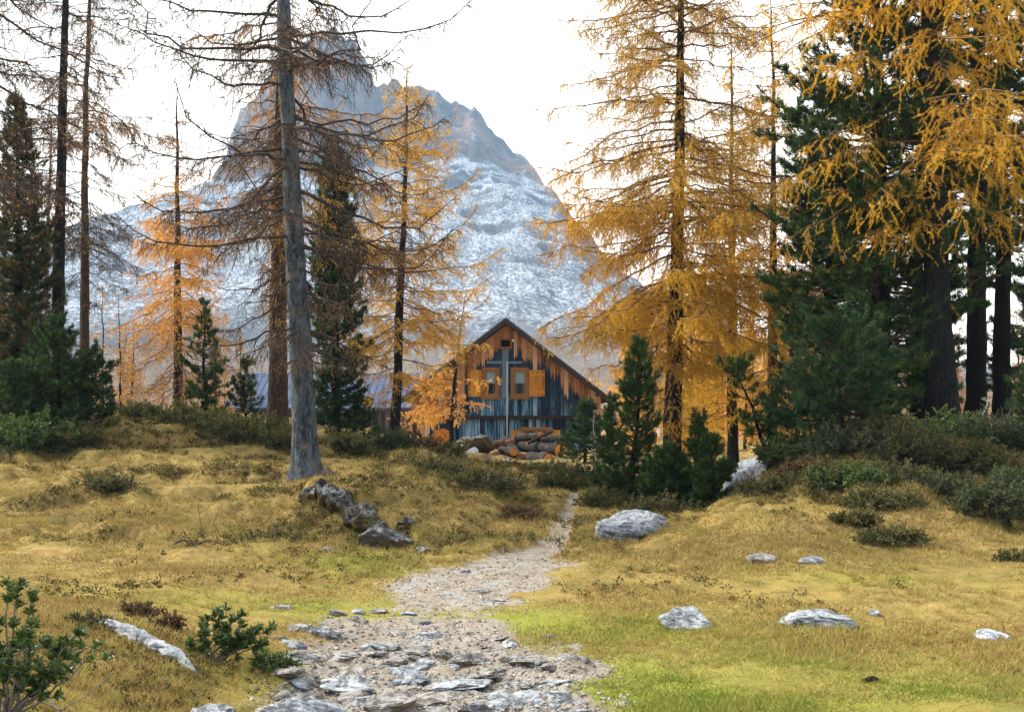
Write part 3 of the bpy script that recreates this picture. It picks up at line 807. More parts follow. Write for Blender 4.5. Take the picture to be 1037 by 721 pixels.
larch('larch_tree', 'young crooked larch leaning in front of the cabin wall', 458, 33.0, 5.1, .085, 24,
      [(.8, .5), (1.5, 2.0), (2.6, 1.3), (3.6, .6), (5.1, .05)], nb=46, h0=.9, lean_px=12, needle=M_orange, bark=M_bark_dark, per_m=52, ln=.05, wd=.012, sec=5.5, twig=7, twiglen=.25, hang=.5, droop=.28, up=.3,
      a_lo=-.12, a_hi=.3, azbias=(3.14, .68), rb=.018, bend=.12, dens=dense_between(.5, 3.2, .5, .15, 1.0))

# --- stone pines and young pines
pine('stone_pine', 'dense dark green stone pine behind the big bare larch', 341, 29, 8.2, .15, 31, [(.2, .75), (2, .85), (5, .8), (7, .5), (8.2, .1)], nb=330, h0=.3, k=18, ln=.11, wd=.014, bpm=8.)
pine('stone_pine', 'rusty green stone pine with a pointed top at the picture edge', 12, 25, 7.9, .14, 32, [(.2, 1.0), (3, 1.0), (6, .6), (7.9, .1)], nb=330, h0=.4, needle=M_pine_rust, k=18, ln=.10, wd=.012, bpm=8.)
pine('young_pine', 'young pine with a slim leader on the mossy rise', 211, 27, 3.1, .06, 33, [(.1, .75), (1, .62), (2.2, .32), (3.1, .05)], nb=74, h0=.15, k=18, ln=.09, wd=.011)
pine('young_pine', 'short young pine close to the big bare larch', 250, 27, 1.9, .05, 34, [(.1, .5), (1, .4), (1.9, .05)], nb=52, h0=.1, k=18, ln=.085, wd=.011)
pine('young_pine', 'broad low pine under the dark straight larch', 62, 23.5, 2.5, .07, 35, [(.1, 1.15), (1.2, .9), (2.5, .15)], nb=100, h0=.1, k=20, ln=.085, wd=.011)
pine('young_pine', 'bushy low pine under the rusty green stone pine', 15, 23.0, 1.7, .06, 36, [(.1, .95), (1., .7), (1.7, .15)], nb=80, h0=.1, k=20, ln=.085, wd=.011)
pine('young_pine', 'round low pine at the foot of the mossy rise', 88, 24.5, 1.55, .06, 37, [(.1, .75), (1., .55), (1.55, .1)], nb=70, h0=.1, k=20, ln=.085, wd=.011)
pine('young_pine', 'tall dense young pine in front of the golden larch', 642, 18.5, 3.05, .06, 38, [(.1, .62), (1.2, .52), (2.3, .30), (3.05, .05)], nb=150, h0=.1, k=26, ln=.08, wd=.007, bpm=9)
pine('young_pine', 'thin young pine beside the tall dense young pine and the cabin eave', 617, 20.5, 2.1, .045, 39, [(.1, .36), (1.2, .26), (2.1, .04)], nb=120, h0=.1, k=18, ln=.075, wd=.009)
pine('young_pine', 'pointed young pine against the golden larch trunk', 703, 18.2, 1.75, .05, 40, [(.1, .45), (.8, .3), (1.75, .04)], nb=116, h0=.1, k=18, ln=.075, wd=.009)
pine('young_pine', 'small bushy pine beside the pale boulder gap', 724, 17.2, 1.25, .045, 41, [(.1, .42), (.7, .3), (1.25, .05)], nb=104, h0=.1, k=18, ln=.075, wd=.009)
pine('young_pine', 'low spreading pine at the foot of the golden larch', 680, 17.6, 1.15, .05, 42, [(.1, .62), (.7, .45), (1.15, .08)], nb=132, h0=.05, k=20, ln=.075, wd=.009)
pine('young_pine', 'wide bluish pine bush beside the log pile and cabin corner', 592, 34, 1.95, .06, 43, [(.1, .85), (1, .7), (1.95, .12)], nb=80, h0=.1, k=18, ln=.10, wd=.013, needle=M_pine_pale)
pine('young_pine', 'open young pine leaning away from the dark stone pines', 786, 18.0, 1.75, .05, 44, [(.5, .35), (1.2, .42), (1.75, .2)], nb=30, h0=.45, lean_px=-42, k=24, ln=.085, wd=.010, sec=6, bpm=7, sink=.0)
pine('stone_pine', 'massive dark stone pine with a broad crown down to the shrubs', 893, 21.5, 11.2, .24, 45, [(.6, 1.6), (3, 2.35), (5.6, 2.35), (7.6, 1.45), (11.2, .4)], nb=290, h0=.9, k=19, ln=.115, wd=.012, sec=8.5, bpm=6.0, a_lo=-.05, a_hi=.4, rb=.04)
pine('stone_pine', 'dark stone pine behind the broad one with branches over the gap', 838, 25, 8.6, .2, 46, [(.5, 1.2), (3, 1.5), (5.5, 1.0), (8.0, .2)], nb=170, h0=.8, k=18, ln=.13, wd=.015, sec=8.5, bpm=6.5, a_lo=-.05, a_hi=.4, rb=.03)
pine('stone_pine', 'straight stone pine with a bare black trunk beside the golden larch sprays', 987, 22.5, 13.5, .225, 47, [(4.4, .9), (6, 1.5), (9, 1.6), (13.5, .2)], nb=110, h0=4.4, k=17, ln=.13, wd=.015, sec=8, bpm=6.5, a_lo=-.1, a_hi=.4, rb=.034)
pine('stone_pine', 'stone pine with a bare black trunk beside the picture edge', 1014, 23.5, 13, .21, 48, [(3.6, .9), (6, 1.5), (9, 1.6), (13, .2)], nb=110, h0=3.8, k=17, ln=.13, wd=.015, sec=8, bpm=6.5, a_lo=-.1, a_hi=.4, rb=.034)
pine('stone_pine', 'stone pine closing the picture edge behind the black trunks', 1068, 25.5, 12, .2, 49, [(.6, 1.5), (4, 1.9), (8, 1.6), (12, .2)], nb=200, h0=.6, k=17, ln=.14, wd=.016, sec=8, bpm=6.5, a_lo=-.1, a_hi=.4, rb=.034)
pine('stone_pine', 'thick stone pine standing far back between the black trunks', 930, 30, 11, .22, 50, [(.4, 1.6), (4, 2.1), (8, 1.6), (11, .2)], nb=130, h0=.5, k=16, ln=.15, wd=.018, sec=8, bpm=6.5, a_lo=-.1, a_hi=.4, rb=.03)
pine('young_pine', 'pale blue green young pine on the shrub bank under the broad stone pine', 858, 17.0, 1.95, .055, 51, [(.3, 1.0), (.9, 1.0), (1.5, .75), (1.95, .25)], nb=95, h0=.45, k=24, ln=.08, wd=.009, needle=M_pine_pale, bark=M_bark_dark, lean_px=-8, sec=7)
pine('young_pine', 'low blue green pine branching over the bank edge', 806, 17.6, 1.3, .05, 52, [(.1, .75), (.8, .6), (1.3, .1)], nb=44, h0=.2, k=22, ln=.08, wd=.009, needle=M_pine_pale, sec=6)
pine('young_pine', 'green pine sapling at the picture edge on the shrub bank', 1040, 17.5, 1.5, .05, 53, [(.1, .6), (.8, .5), (1.5, .08)], nb=52, h0=.1, k=20, ln=.08, wd=.009, needle=M_pine_pale)
pine('young_pine', 'dark pine bush between the big bare larch and the yellow larch', 372, 31, 1.25, .05, 54, [(.1, .6), (.8, .4), (1.25, .08)], nb=50, h0=.1, k=16, ln=.1, wd=.013)


# --- far larches and pines round the cabin and on the foot of the slope
def far_tree_proto(kind, seed, H):
    rs = np.random.RandomState(seed)
    P, r = trunk_line(rs, H, H * .013, (rs.normal() * .2, rs.normal() * .2), .1)
    tb = MB(); trunk_mesh(tb, P, r, rs, 8, False)
    cb = MB()
    if kind == 'pine':
        g = grow(rs, P, 90, .3, H * .97, [(0, H * .16), (H * .4, H * .15), (H, .1)], -.1, .5, .15, .2, 2.2, .4, 0, .1, -.2)
        tubes(cb, g['B'], .02 * np.ones((90, 10)), 3, 0)
        n = 2 + rs.poisson(g['L'] * 5); i = np.repeat(np.arange(90), n); p, tg = lerp_poly(g['B'], i, .25 + .75 * rs.rand(len(i)))
        q, tq = lerp_poly(g['S'], np.arange(len(g['S'])), np.full(len(g['S']), .8)); p = np.concatenate([p, q]); tg = np.concatenate([tg, tq])
        brush(cb, rs, p, unit(tg + [0, 0, .5]), 9, .24, .05)
    else:
        g = grow(rs, P, 95, H * .08, H * .98, [(0, H * .10), (H * .25, H * .21), (H, .1)], -.3, .4, .25, .25, 2.2, .4, 5, .35, .6)
        tubes(cb, g['B'], (.02 * np.linspace(1, .3, 10)[None]) * np.ones((95, 1)), 3, 0)
        tubes(cb, g['S'], .008 * np.ones((len(g['S']), 6)), 3, 0)
        tufts(cb, g, rs, 11, 4, .13, .03, 1, None)
    return tb, cb


_fp = {}
def far_tree(kind, i, label, px, d, H, group):
    key = (kind, i % 3)
    mats = {'orange': M_orange, 'brown': M_brown, 'gold': M_yellow, 'pine': M_pine}[kind]
    nm = 'stone_pine' if kind == 'pine' else 'larch_tree'
    if key not in _fp:
        tb, cb = far_tree_proto(kind, 200 + i % 3, 8.0)
        e = finish_tree(nm, label, 'pine' if kind == 'pine' else 'larch', (0, 0, 0), tb, cb, [M_bark_dark], [M_twig, mats], group)
        _fp[key] = e
    else:
        e = copy_tree(_fp[key]); e['label'] = label
        e['group'] = group
    e.location = spot(px, d, .1); s = H / 8.0
    e.scale = (s, s, s); e.rotation_euler = (0, 0, i * 1.7)


_rs = np.random.RandomState(5)
FAR = []
for k in range(30):
    px = 640 + 190 * _rs.rand(); d = 44 + 50 * _rs.rand() ** 1.4
    FAR.append(('orange' if _rs.rand() < .75 else 'gold', px, d, 6 + 3.5 * _rs.rand(), 'far orange larch seen through the gap beyond the golden larch', 'far larches beyond the gap'))
for k in range(16):
    px = 95 + 150 * _rs.rand(); d = 62 + 60 * _rs.rand()
    FAR.append(('brown', px, d, 5 + 3.5 * _rs.rand(), 'small far rust coloured larch at the foot of the mountain beyond the rise', 'far larches beyond the rise'))
for k in range(10):
    px = 845 + 190 * _rs.rand(); d = 50 + 40 * _rs.rand()
    FAR.append(('brown', px, d, 6 + 4 * _rs.rand(), 'far brown larch glimpsed between the black pine trunks', 'far larches behind the pines'))
for k, (px, d, H) in enumerate(((598, 78, 4.6), (606, 92, 5.2), (584, 105, 4.8), (566, 120, 5))):
    FAR.append(('orange', px, d, H, 'small orange larch above the cabin roof edge on the slope', 'larches above the cabin roof'))
for px, d, H in ((30, 48, 8.0), (-5, 40, 8.5), (70, 60, 6), (20, 60, 8)):
    FAR.append(('pine', px, d, H, 'dark pine far back behind the rusty green stone pine', 'dark pines far back'))
for i, (kd, px, d, H, lb, gp) in enumerate(FAR):
    far_tree(kd, i, lb, px, d, H, gp)


# ------------------------------------------------------------------ cabin
CD = 53.0; CS = CD / F
CABX = wx(512.7, CD)
def cu(px): return (px - 512.7) * CS
def cz(py): return EYE + (HZ - py) * CS


def wood_mat(name, stops, grain=(30, 4, 2.2), rough=.85, bump=.4):
    m = NT(name)
    n = m.noise(m.coord('Object', grain), 1.0, 5, .6, .3)
    t = m.attr('tint')
    f = m.math('ADD', m.math('MULTIPLY', n, .55), m.math('MULTIPLY', t, .45))
    return m.finish(m.ramp(f, stops), rough, m.bump(n, bump, .01), .15)


def plank_mat():
    """larch boards: honey coloured under the eaves, weathered blue grey below, with a ragged edge per board"""
    m = NT('weathered_boards')
    pos = m.coord('Object'); sep = m.n('ShaderNodeSeparateXYZ'); m.l(pos, sep.inputs[0])
    t = m.attr('tint')                                # one random value per board
    ax = m.math('ABSOLUTE', sep.outputs['X'])
    roofline = m.math('SUBTRACT', cz(325.4), m.math('MULTIPLY', ax, .765))
    below = m.math('SUBTRACT', roofline, sep.outputs['Z'])           # metres under the roof edge
    streak = m.noise(m.coord('Object', (14, 1, 1.1)), 1.0, 4, .6)
    left_dry = m.mapr(sep.outputs['X'], -2.3, -1.3, -1.5, 0.0)
    edge = m.math('ADD', m.math('ADD', below, left_dry), m.math('ADD', m.math('MULTIPLY', m.math('SUBTRACT', t, .5), -1.1), m.math('MULTIPLY', m.math('SUBTRACT', streak, .5), -1.5)))
    w = m.mapr(edge, .92, 1.12)
    honey = m.ramp(m.math('ADD', m.math('MULTIPLY', streak, .5), m.math('MULTIPLY', t, .5)), [(.25, (.12, .042, .014)), (.42, (.34, .135, .045)), (.6, (.56, .29, .13)), (.78, (.70, .50, .32))])
    grey = m.ramp(m.math('ADD', m.math('MULTIPLY', streak, .65), m.math('MULTIPLY', t, .35)), [(.34, (.008, .010, .015)), (.45, (.022, .04, .065)), (.53, (.06, .14, .22)), (.63, (.20, .34, .44)), (.8, (.45, .55, .60))])
    mid = m.mapr(edge, 1.15, 2.6)
    dark = m.mix(m.mapr(streak, .35, .65), (.012, .013, .02), (.03, .05, .08))
    g2 = m.mix(mid, dark, grey)
    c = m.mix(w, honey, g2)
    return m.finish(c, .85, m.bump(streak, .4, .01), .15)


def build_cabin():
    rs = np.random.RandomState(8)
    e = empty('wooden_cabin', (CABX, CD, 0), R(-1.5))
    tag(e, 'weathered wooden cabin with steep gable and orange shutters below the mountain', 'cabin')
    zr = cz(325.4); slope = .765; hw = 4.55; ze = zr - hw * slope - .12; zb = cz(421.5); L = 11.0
    mp = plank_mat()
    # gable boards, one by one inside the wall mesh, with openings left for windows and vent
    holes = [(cu(489.5), cu(504), cz(401), cz(374.5)), (cu(519), cu(533.5), cz(401), cz(374.5)), (cu(507.0), cu(517.2), cz(352), cz(344))]
    mb = MB(); x = -hw
    while x < hw - .02:
        w = min(.15 + .13 * rs.rand(), hw - x); x0, x1 = x, x + w - .008; xm = (x0 + x1) / 2
        dy = rs.rand() * .018
        def top(xx): return zr - abs(xx) * slope - .16
        z0 = zb + rs.rand() * .03 - .03
        segs = [(z0, None)]
        for hx0, hx1, hz0, hz1 in holes:
            if x1 > hx0 and x0 < hx1:
                segs = [(z0, hz0), (hz1, None)]
        t = rs.rand()
        for a, b in segs:
            if b is None:
                poly = [(x0, a), (x1, a), (x1, top(x1)), (x0, top(x0))]
                if x0 < 0 < x1: poly = [(x0, a), (x1, a), (x1, top(x1)), (0, top(0)), (x0, top(x0))]
            else:
                poly = [(x0, a), (x1, a), (x1, b), (x0, b)]
            prism(mb, poly, -dy, .05, 0, t)
        x += w
    mb.obj('gable_wall', mp, e)
    # lower wall set back a hand's breadth, side and rear walls
    mb = MB(); x = -hw + .12
    low = [(cu(531), cu(556.5), cz(452), cz(435.6))]
    while x < hw - .14:
        w = min(.14 + .12 * rs.rand(), hw - .12 - x); x0, x1 = x, x + w - .008; t = rs.rand(); dy = rs.rand() * .015
        segs = [(-.7, cz(424.6))]
        for hx0, hx1, hz0, hz1 in low:
            if x1 > hx0 and x0 < hx1: segs = [(-.7, hz0), (hz1, cz(424.6))]
        for a, b in segs: box(mb, (x0, .14 - dy, a), (x1, .19, b), 0, t)
        x += w
    mb.obj('lower_wall', mp, e)
    mb = MB()
    for sx in (-1, 1):
        for k in range(38):
            y0 = .22 + k * (L - .3) / 38
            box(mb, (sx * hw - .04, y0, -.7), (sx * hw + .02, y0 + (L - .3) / 38 - .01, ze + .05), 0, rs.rand())
    prism(mb, [(-hw, -.7), (hw, -.7), (hw, ze), (0, zr - .2), (-hw, ze)], L - .06, L, 0, .5)
    mb.obj('side_wall', mp, e)
    mb = MB(); prism(mb, [(-hw + .15, -.5), (hw - .15, -.5), (hw - .15, 2.2), (0, zr - .7), (-hw + .15, 2.2)], 1.6, 1.66)
    mb.obj('inner_partition', NT('dark_interior').finish((.02, .017, .014), .95, None, .0), e)
    # belt beam with small drip boards
    dk = wood_mat('dark_beam', [(.3, (.018, .013, .011)), (.6, (.06, .042, .032)), (.85, (.13, .09, .06))], (3, 8, 20))
    mb = MB(); box(mb, (-hw + .06, -.06, cz(424.6)), (hw - .06, .12, cz(421.8)), 0, .4)
    box(mb, (-hw + .03, -.09, cz(421.7)), (hw - .03, .10, cz(420.8)), 0, .6)
    mb.obj('belt_beam', dk, e)
    # roof: two slabs of thin boards with a metal skin, plus rafters seen from below
    rm = NT('roof_sheet'); nn = rm.noise(rm.coord('Object', (2, 2, 2)), 2, 5)
    roof_m = rm.finish(rm.ramp(nn, [(.3, (.05, .055, .065)), (.6, (.11, .13, .16)), (.8, (.20, .23, .27))]), .55, None, .4)
    wd_under = wood_mat('eave_boards', [(.3, (.035, .017, .009)), (.6, (.12, .055, .022)), (.85, (.24, .12, .05))], (20, 2, 20))
    ov = cu(619) ; y0 = -.75
    rf = MB()
    for sx in (-1, 1):
        lo = ov
        poly = [(0, zr + .09), (sx * lo, zr + .09 - lo * slope), (sx * lo, zr + .03 - lo * slope), (0, zr + .03)]
        if sx < 0: poly = poly[::-1]
        prism(rf, poly, y0, L + .5, 0, .5)
        for k in range(48):                                         # standing seams
            yy = y0 + .02 + k * (L + 1.2) / 48
            poly = [(sx * .02, zr + .125), (sx * lo, zr + .125 - lo * slope), (sx * lo, zr + .092 - lo * slope), (sx * .02, zr + .092)]
            if sx < 0: poly = poly[::-1]
            prism(rf, poly, yy, yy + .03, 0, .3)
        poly = [(0, zr + .028), (sx * (lo - .02), zr + .028 - (lo - .02) * slope), (sx * (lo - .02), zr - .02 - (lo - .02) * slope), (0, zr - .02)]
        if sx < 0: poly = poly[::-1]
        prism(rf, poly, y0 + .03, L + .45, 1, .5)
    roof = rf.obj('roof', [roof_m, wd_under], e)
    for sx in (-1, 1):
        bg = MB()
        for (a, b, yy, t) in ((.05, -.17, y0 - .035, .5),):
            poly = [(0, zr + a), (sx * ov, zr + a - ov * slope), (sx * ov, zr + b - ov * slope), (0, zr + b)]
            if sx < 0: poly = poly[::-1]
            prism(bg, poly, yy, yy + .035, 0, t)
        bg.obj('bargeboard', dk, roof)
    for px_ in (0, .5, .96):
        for sx in ((-1, 1) if px_ else (1,)):
            pm = MB(); x_ = sx * px_ * hw; z_ = zr - abs(x_) * slope - .05
            box(pm, (x_ - .08, y0 + .12, z_ - .22), (x_ + .08, -.03, z_ - .03), 0, .6)
            pm.obj('purlin', wd_under, roof)
    # chimney
    ch = MB(); cx0, cx1 = cu(521.5), cu(530.5)
    box(ch, (cx0, 4.4, 3.6), (cx1, 4.9, zr + .42), 0); box(ch, (cx0 - .05, 4.35, zr + .423), (cx1 + .05, 4.95, zr + .50), 0)
    cm = NT('white_render'); ch.obj('chimney', cm.finish((.68, .68, .66), .9, None, .1), e)
    # windows
    fr = wood_mat('window_frame_wood', [(.3, (.16, .06, .018)), (.6, (.33, .14, .04)), (.85, (.46, .22, .08))], (12, 8, 12))
    shm = wood_mat('shutter_orange', [(.28, (.36, .13, .014)), (.55, (.62, .26, .03)), (.8, (.74, .40, .08))], (26, 4, 1.6))
    gm = NT('window_glass'); glass = gm.n('ShaderNodeBsdfPrincipled')
    glass.inputs['Base Color'].default_value = (.02, .025, .03, 1); glass.inputs['Roughness'].default_value = .08; glass.inputs['Alpha'].default_value = .18
    gm.l(glass.outputs[0], gm.out.inputs[0]); glass = gm.m
    cur = NT('lace_curtain').finish((.62, .86, .92), .9, None, .05, .2)
    curd = NT('check_curtain').finish((.16, .10, .085), .9, None, .05)

    def frame(mb, x0, x1, z0, z1, w, yf, yb, t=.5):
        box(mb, (x0, yf, z0), (x0 + w, yb, z1), 0, t); box(mb, (x1 - w, yf, z0), (x1, yb, z1), 0, t * .9)
        box(mb, (x0 + w, yf, z1 - w), (x1 - w, yb, z1), 0, t * 1.1); box(mb, (x0 + w, yf, z0), (x1 - w, yb, z0 + w), 0, t)

    for wi, (fx0, fx1, sx0, sx1, lab) in enumerate(((487.8, 505.8, 473.9, 487.6, 'cabin window with its shutter open towards the slim larch'), (517.2, 535.6, 536.0, 552.0, 'cabin window with its shutter open towards the pine bush'))):
        a0, a1, b0, b1 = cu(fx0), cu(fx1), cz(403), cz(372.3)
        m1 = MB(); frame(m1, a0, a1, b0, b1, .15, -.075, -.022); box(m1, (a0 - .06, -.13, b0 - .05), (a1 + .06, -.022, b0 - .004), 0, .7)
        frame(m1, a0 + .155, a1 - .155, b0 + .155, b1 - .155, .045, -.03, .03, .8)
        wv = m1.obj('window', fr, e); wv['label'] = lab
        g = MB(); box(g, (a0 + .2, -.004, b0 + .2), (a1 - .2, .004, b1 - .2)); g.obj('pane', glass, wv)
        zm = b0 + (b1 - b0) * .48; c = MB(); n = 26; xs = np.linspace(a0 + .17, a1 - .17, n); yy = .035 + .012 * np.sin(np.arange(n) * 1.7)
        V = np.concatenate([np.stack([xs, yy, np.full(n, b1 - .16)], 1), np.stack([xs, yy, zm + .03 * np.cos(np.arange(n) * 1.2)], 1)])
        c.add(V, [(i, i + 1, n + i + 1, n + i) for i in range(n - 1)]); c.obj('curtain', cur, wv)
        c = MB(); xs = np.concatenate([np.linspace(a0 + .17, a0 + .33, 10), np.linspace(a1 - .33, a1 - .17, 10)]); yy = .045 + .008 * np.sin(np.arange(20) * 2.1)
        for s0 in (0, 10):
            V = np.concatenate([np.stack([xs[s0:s0 + 10], yy[s0:s0 + 10], np.full(10, zm)], 1), np.stack([xs[s0:s0 + 10] , yy[s0:s0 + 10], np.full(10, b0 + .16)], 1)])
            c.add(V, [(i, i + 1, 10 + i + 1, 10 + i) for i in range(9)])
        c.obj('side_curtain', curd, wv)
        sh = MB(); s0, s1 = cu(sx0), cu(sx1); zz0, zz1 = cz(401.6), cz(374.6); npl = 5
        for k in range(npl):
            w = (s1 - s0) / npl; box(sh, (s0 + k * w + .004, -.07, zz0), (s0 + (k + 1) * w - .004, -.035, zz1), 0, rs.rand())
        for zc in (zz0 + .22, zz1 - .24): box(sh, (s0 + .03, -.105, zc - .05), (s1 - .03, -.072, zc + .05), 0, .6)
        so = sh.obj('shutter', shm, e)
        hd = MB(); xh = s0 + .1 if wi == 0 else s1 - .1
        box(hd, (xh - .02, -.135, (zz0 + zz1) / 2 - .06), (xh + .02, -.107, (zz0 + zz1) / 2 + .06)); hd.obj('latch', M_bark_dark, so)
    # pale middle board, cross bars, vent
    pb = wood_mat('grey_board', [(.3, (.05, .075, .095)), (.6, (.16, .21, .25)), (.85, (.30, .36, .40))], (14, 4, 1.2))
    mb = MB(); box(mb, (cu(508.6), -.052, cz(403)), (cu(514.8), -.024, cz(354)), 0, .6); mb.obj('centre_board', pb, e)
    for q0, q1 in ((493, 508.2), (515.2, 529)):
        mb = MB(); box(mb, (cu(q0), -.085, cz(368.2)), (cu(q1), -.024, cz(366)), 0, 1.0); mb.obj('cross_bar', wood_mat('bar_paint', [(.2, (.09, .14, .18)), (.8, (.17, .24, .29))]), e)
    mb = MB(); frame(mb, cu(505.5), cu(518.7), cz(353.2), cz(342.6), .09, -.06, -.022, .7)
    v = mb.obj('attic_vent', fr, e)
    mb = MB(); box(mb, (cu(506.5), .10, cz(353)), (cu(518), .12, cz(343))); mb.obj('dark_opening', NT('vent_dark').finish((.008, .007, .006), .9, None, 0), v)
    # lower window with its two little shutters
    mb = MB(); frame(mb, cu(530), cu(557.5), cz(453), cz(434.8), .10, .06, .135, .8); box(mb, (cu(527.5), -.02, cz(434.6)), (cu(559), .13, cz(432.6)), 0, 1.0)
    lw = mb.obj('window', fr, e); lw['label'] = 'low cabin window half hidden by the log pile'
    g = MB(); box(g, (cu(532.2), .15, cz(451)), (cu(555.3), .156, cz(437))); g.obj('pane', glass, lw)
    for q0, q1 in ((517.3, 529.6), (558, 567.5)):
        sh = MB(); n = 4; w = (cu(q1) - cu(q0)) / n
        for k in range(n): box(sh, (cu(q0) + k * w + .004, .07, cz(452)), (cu(q0) + (k + 1) * w - .004, .115, cz(435.4)), 0, rs.rand())
        sh.obj('shutter', shm, e)
    # slim white pole fixed to the middle of the gable
    mb = MB(); tubes(mb, np.array([[[cu(513.7), -.16, -.4], [cu(513.6), -.16, cz(400)], [cu(513.8), -.16, cz(366)]]]), np.full((1, 3), .026), 8, 0)
    for zz in (cz(370), cz(398), cz(416)): box(mb, (cu(513.7) - .03, -.15, zz - .02), (cu(513.7) + .03, -.10, zz + .02), 0)
    mb.obj('pole', NT('pole_paint').finish((.62, .62, .60), .6, None, .3), e)
build_cabin()


def build_barn():
    d = 68.0; s = d / F
    e = empty('long_barn', (wx(330, d), d, 0)); tag(e, 'long low barn with a blue grey roof behind the bare larch', 'barn')
    def u(px): return (px - 330) * s
    def z(py): return EYE + (HZ - py) * s
    zr, ze = z(376.6), z(414.5); x0, x1 = u(228), u(452); dep = 4.6
    m = NT('barn_roof_sheet'); n = m.noise(m.coord('Object', (1.5, 1.5, 1.5)), 1.2, 5); st = m.noise(m.coord('Object', (9, .2, .2)), 1, 3)
    rm = m.finish(m.ramp(m.math('ADD', m.math('MULTIPLY', n, .5), m.math('MULTIPLY', st, .5)), [(.3, (.045, .06, .11)), (.55, (.075, .10, .17)), (.75, (.11, .14, .21))]), .8, None, .15)
    mb = MB()
    V = []
    for y, zz in ((-.4, ze), (dep, zr), (2 * dep + .4, ze)):
        V += [(x0, y, zz + .1), (x1, y, zz + .1), (x0, y, zz), (x1, y, zz)]
    q = [(0, 1, 5, 4), (4, 5, 9, 8), (2, 6, 7, 3), (6, 10, 11, 7), (0, 2, 3, 1), (8, 9, 11, 10), (0, 4, 6, 2), (4, 8, 10, 6), (1, 3, 7, 5), (5, 7, 11, 9)]
    mb.add(V, q, 0, .5, False)
    sl = math.atan2(zr - ze, dep + .4)
    for k in range(34):
        xx = x0 + (x1 - x0) * (k + .5) / 34
        V = [(xx - .02, -.4, ze + .102), (xx + .02, -.4, ze + .102), (xx + .02, dep, zr + .102), (xx - .02, dep, zr + .102), (xx - .02, -.4, ze + .14), (xx + .02, -.4, ze + .14), (xx + .02, dep, zr + .14), (xx - .02, dep, zr + .14)]
        mb.add(V, [(4, 5, 6, 7), (0, 4, 7, 3), (1, 2, 6, 5), (0, 1, 5, 4)], 0, .5, False)
    mb.obj('roof', rm, e)
    wm = wood_mat('barn_boards', [(.3, (.04, .03, .025)), (.6, (.13, .095, .07)), (.85, (.22, .17, .12))], (12, 12, 1.5))
    mb = MB(); rs = np.random.RandomState(3)
    for k in range(60):
        a = x0 + .3 + (x1 - x0 - .6) * k / 60; b = x0 + .3 + (x1 - x0 - .6) * (k + 1) / 60 - .01
        box(mb, (a, .02 - rs.rand() * .01, -.6), (b, .08, ze + .25), 0, rs.rand()); box(mb, (a, 2 * dep - .08, -.6), (b, 2 * dep - .02, ze + .1), 0, rs.rand())
    for xx in (x0 + .3, x1 - .36): prism(mb, [(0, -.6), (.06, -.6), (.06, 1), (0, 1)], 0, .05, 0)
    for xx in (x0 + .32, x1 - .38):
        V = [(xx, .09, -.6), (xx, 2 * dep - .09, -.6), (xx, 2 * dep - .09, ze), (xx, dep, zr - .1), (xx, .09, ze), (xx + .06, .09, -.6), (xx + .06, 2 * dep - .09, -.6), (xx + .06, 2 * dep - .09, ze), (xx + .06, dep, zr - .1), (xx + .06, .09, ze)]
        mb.add(V, [(0, 1, 2, 4), (5, 9, 7, 6)], 0, .4, False); mb.add(V, [(4, 2, 3), (9, 8, 7)], 0, .4, False)
    mb.obj('wall', wm, e)
build_barn()


# ------------------------------------------------------------------ rocks
def rock_mat(name, stops, moss=None, moss_amt=.5, crack=1.0):
    m = NT(name)
    pos = m.coord('Object'); geo = m.n('ShaderNodeNewGeometry'); sep = m.n('ShaderNodeSeparateXYZ'); m.l(geo.outputs['Normal'], sep.inputs[0])
    n1 = m.noise(pos, 4.5, 8, .68, .3); n2 = m.noise(pos, 22, 6, .7)
    f = m.math('ADD', m.math('MULTIPLY', n1, .6), m.math('MULTIPLY', n2, .45))
    c = m.ramp(f, stops)
    spot_ = m.mapr(m.noise(pos, 9, 6, .7), .60, .68)
    c = m.mix(m.math('MULTIPLY', spot_, .7), c, (.055, .06, .065))
    ck = m.mapr(m.noise(m.coord('Object', (1, 1, 3.2)), 6.0, 7, .75, 1.2), .40, .47)
    c = m.mix(ck, m.mix(.55, c, (.05, .05, .055)), c)
    if moss:
        mm = m.mapr(m.math('ADD', m.math('MULTIPLY', sep.outputs['Z'], -.25), m.noise(pos, 3.0, 6, .7)), .52 - moss_amt * .2, .62 - moss_amt * .2)
        c = m.mix(mm, c, moss)
    h = m.math('ADD', m.math('MULTIPLY', n1, 1.0), m.math('ADD', m.math('MULTIPLY', n2, .5), m.math('MULTIPLY', ck, .25 * crack)))
    return m.finish(c, .95, m.bump(h, .95, .05), .08)


M_rock = rock_mat('limestone', [(.36, (.10, .11, .125)), (.48, (.27, .29, .31)), (.60, (.48, .50, .52)), (.8, (.70, .71, .72))])
M_rock_path = rock_mat('path_limestone', [(.34, (.16, .15, .135)), (.50, (.30, .285, .26)), (.64, (.43, .41, .385)), (.8, (.54, .53, .51))], (.26, .185, .11), .35)
M_rock_dark = rock_mat('mossy_dark_rock', [(.36, (.018, .018, .019)), (.49, (.07, .07, .068)), (.56, (.20, .21, .20)), (.68, (.48, .50, .48))], (.10, .075, .03), .95)
M_rock_blue = rock_mat('bluish_pale_rock', [(.3, (.30, .34, .40)), (.55, (.56, .60, .66)), (.8, (.76, .78, .80))])  # pale rock with a bluish tone

_ico = None
def ico():
    global _ico
    if _ico is None:
        import bmesh
        bm = bmesh.new(); bmesh.ops.create_icosphere(bm, subdivisions=5, radius=1.0)
        V = np.array([v.co[:] for v in bm.verts]); Fc = np.array([[v.index for v in f.verts] for f in bm.faces]); bm.free()
        _ico = (V, Fc)
    return _ico


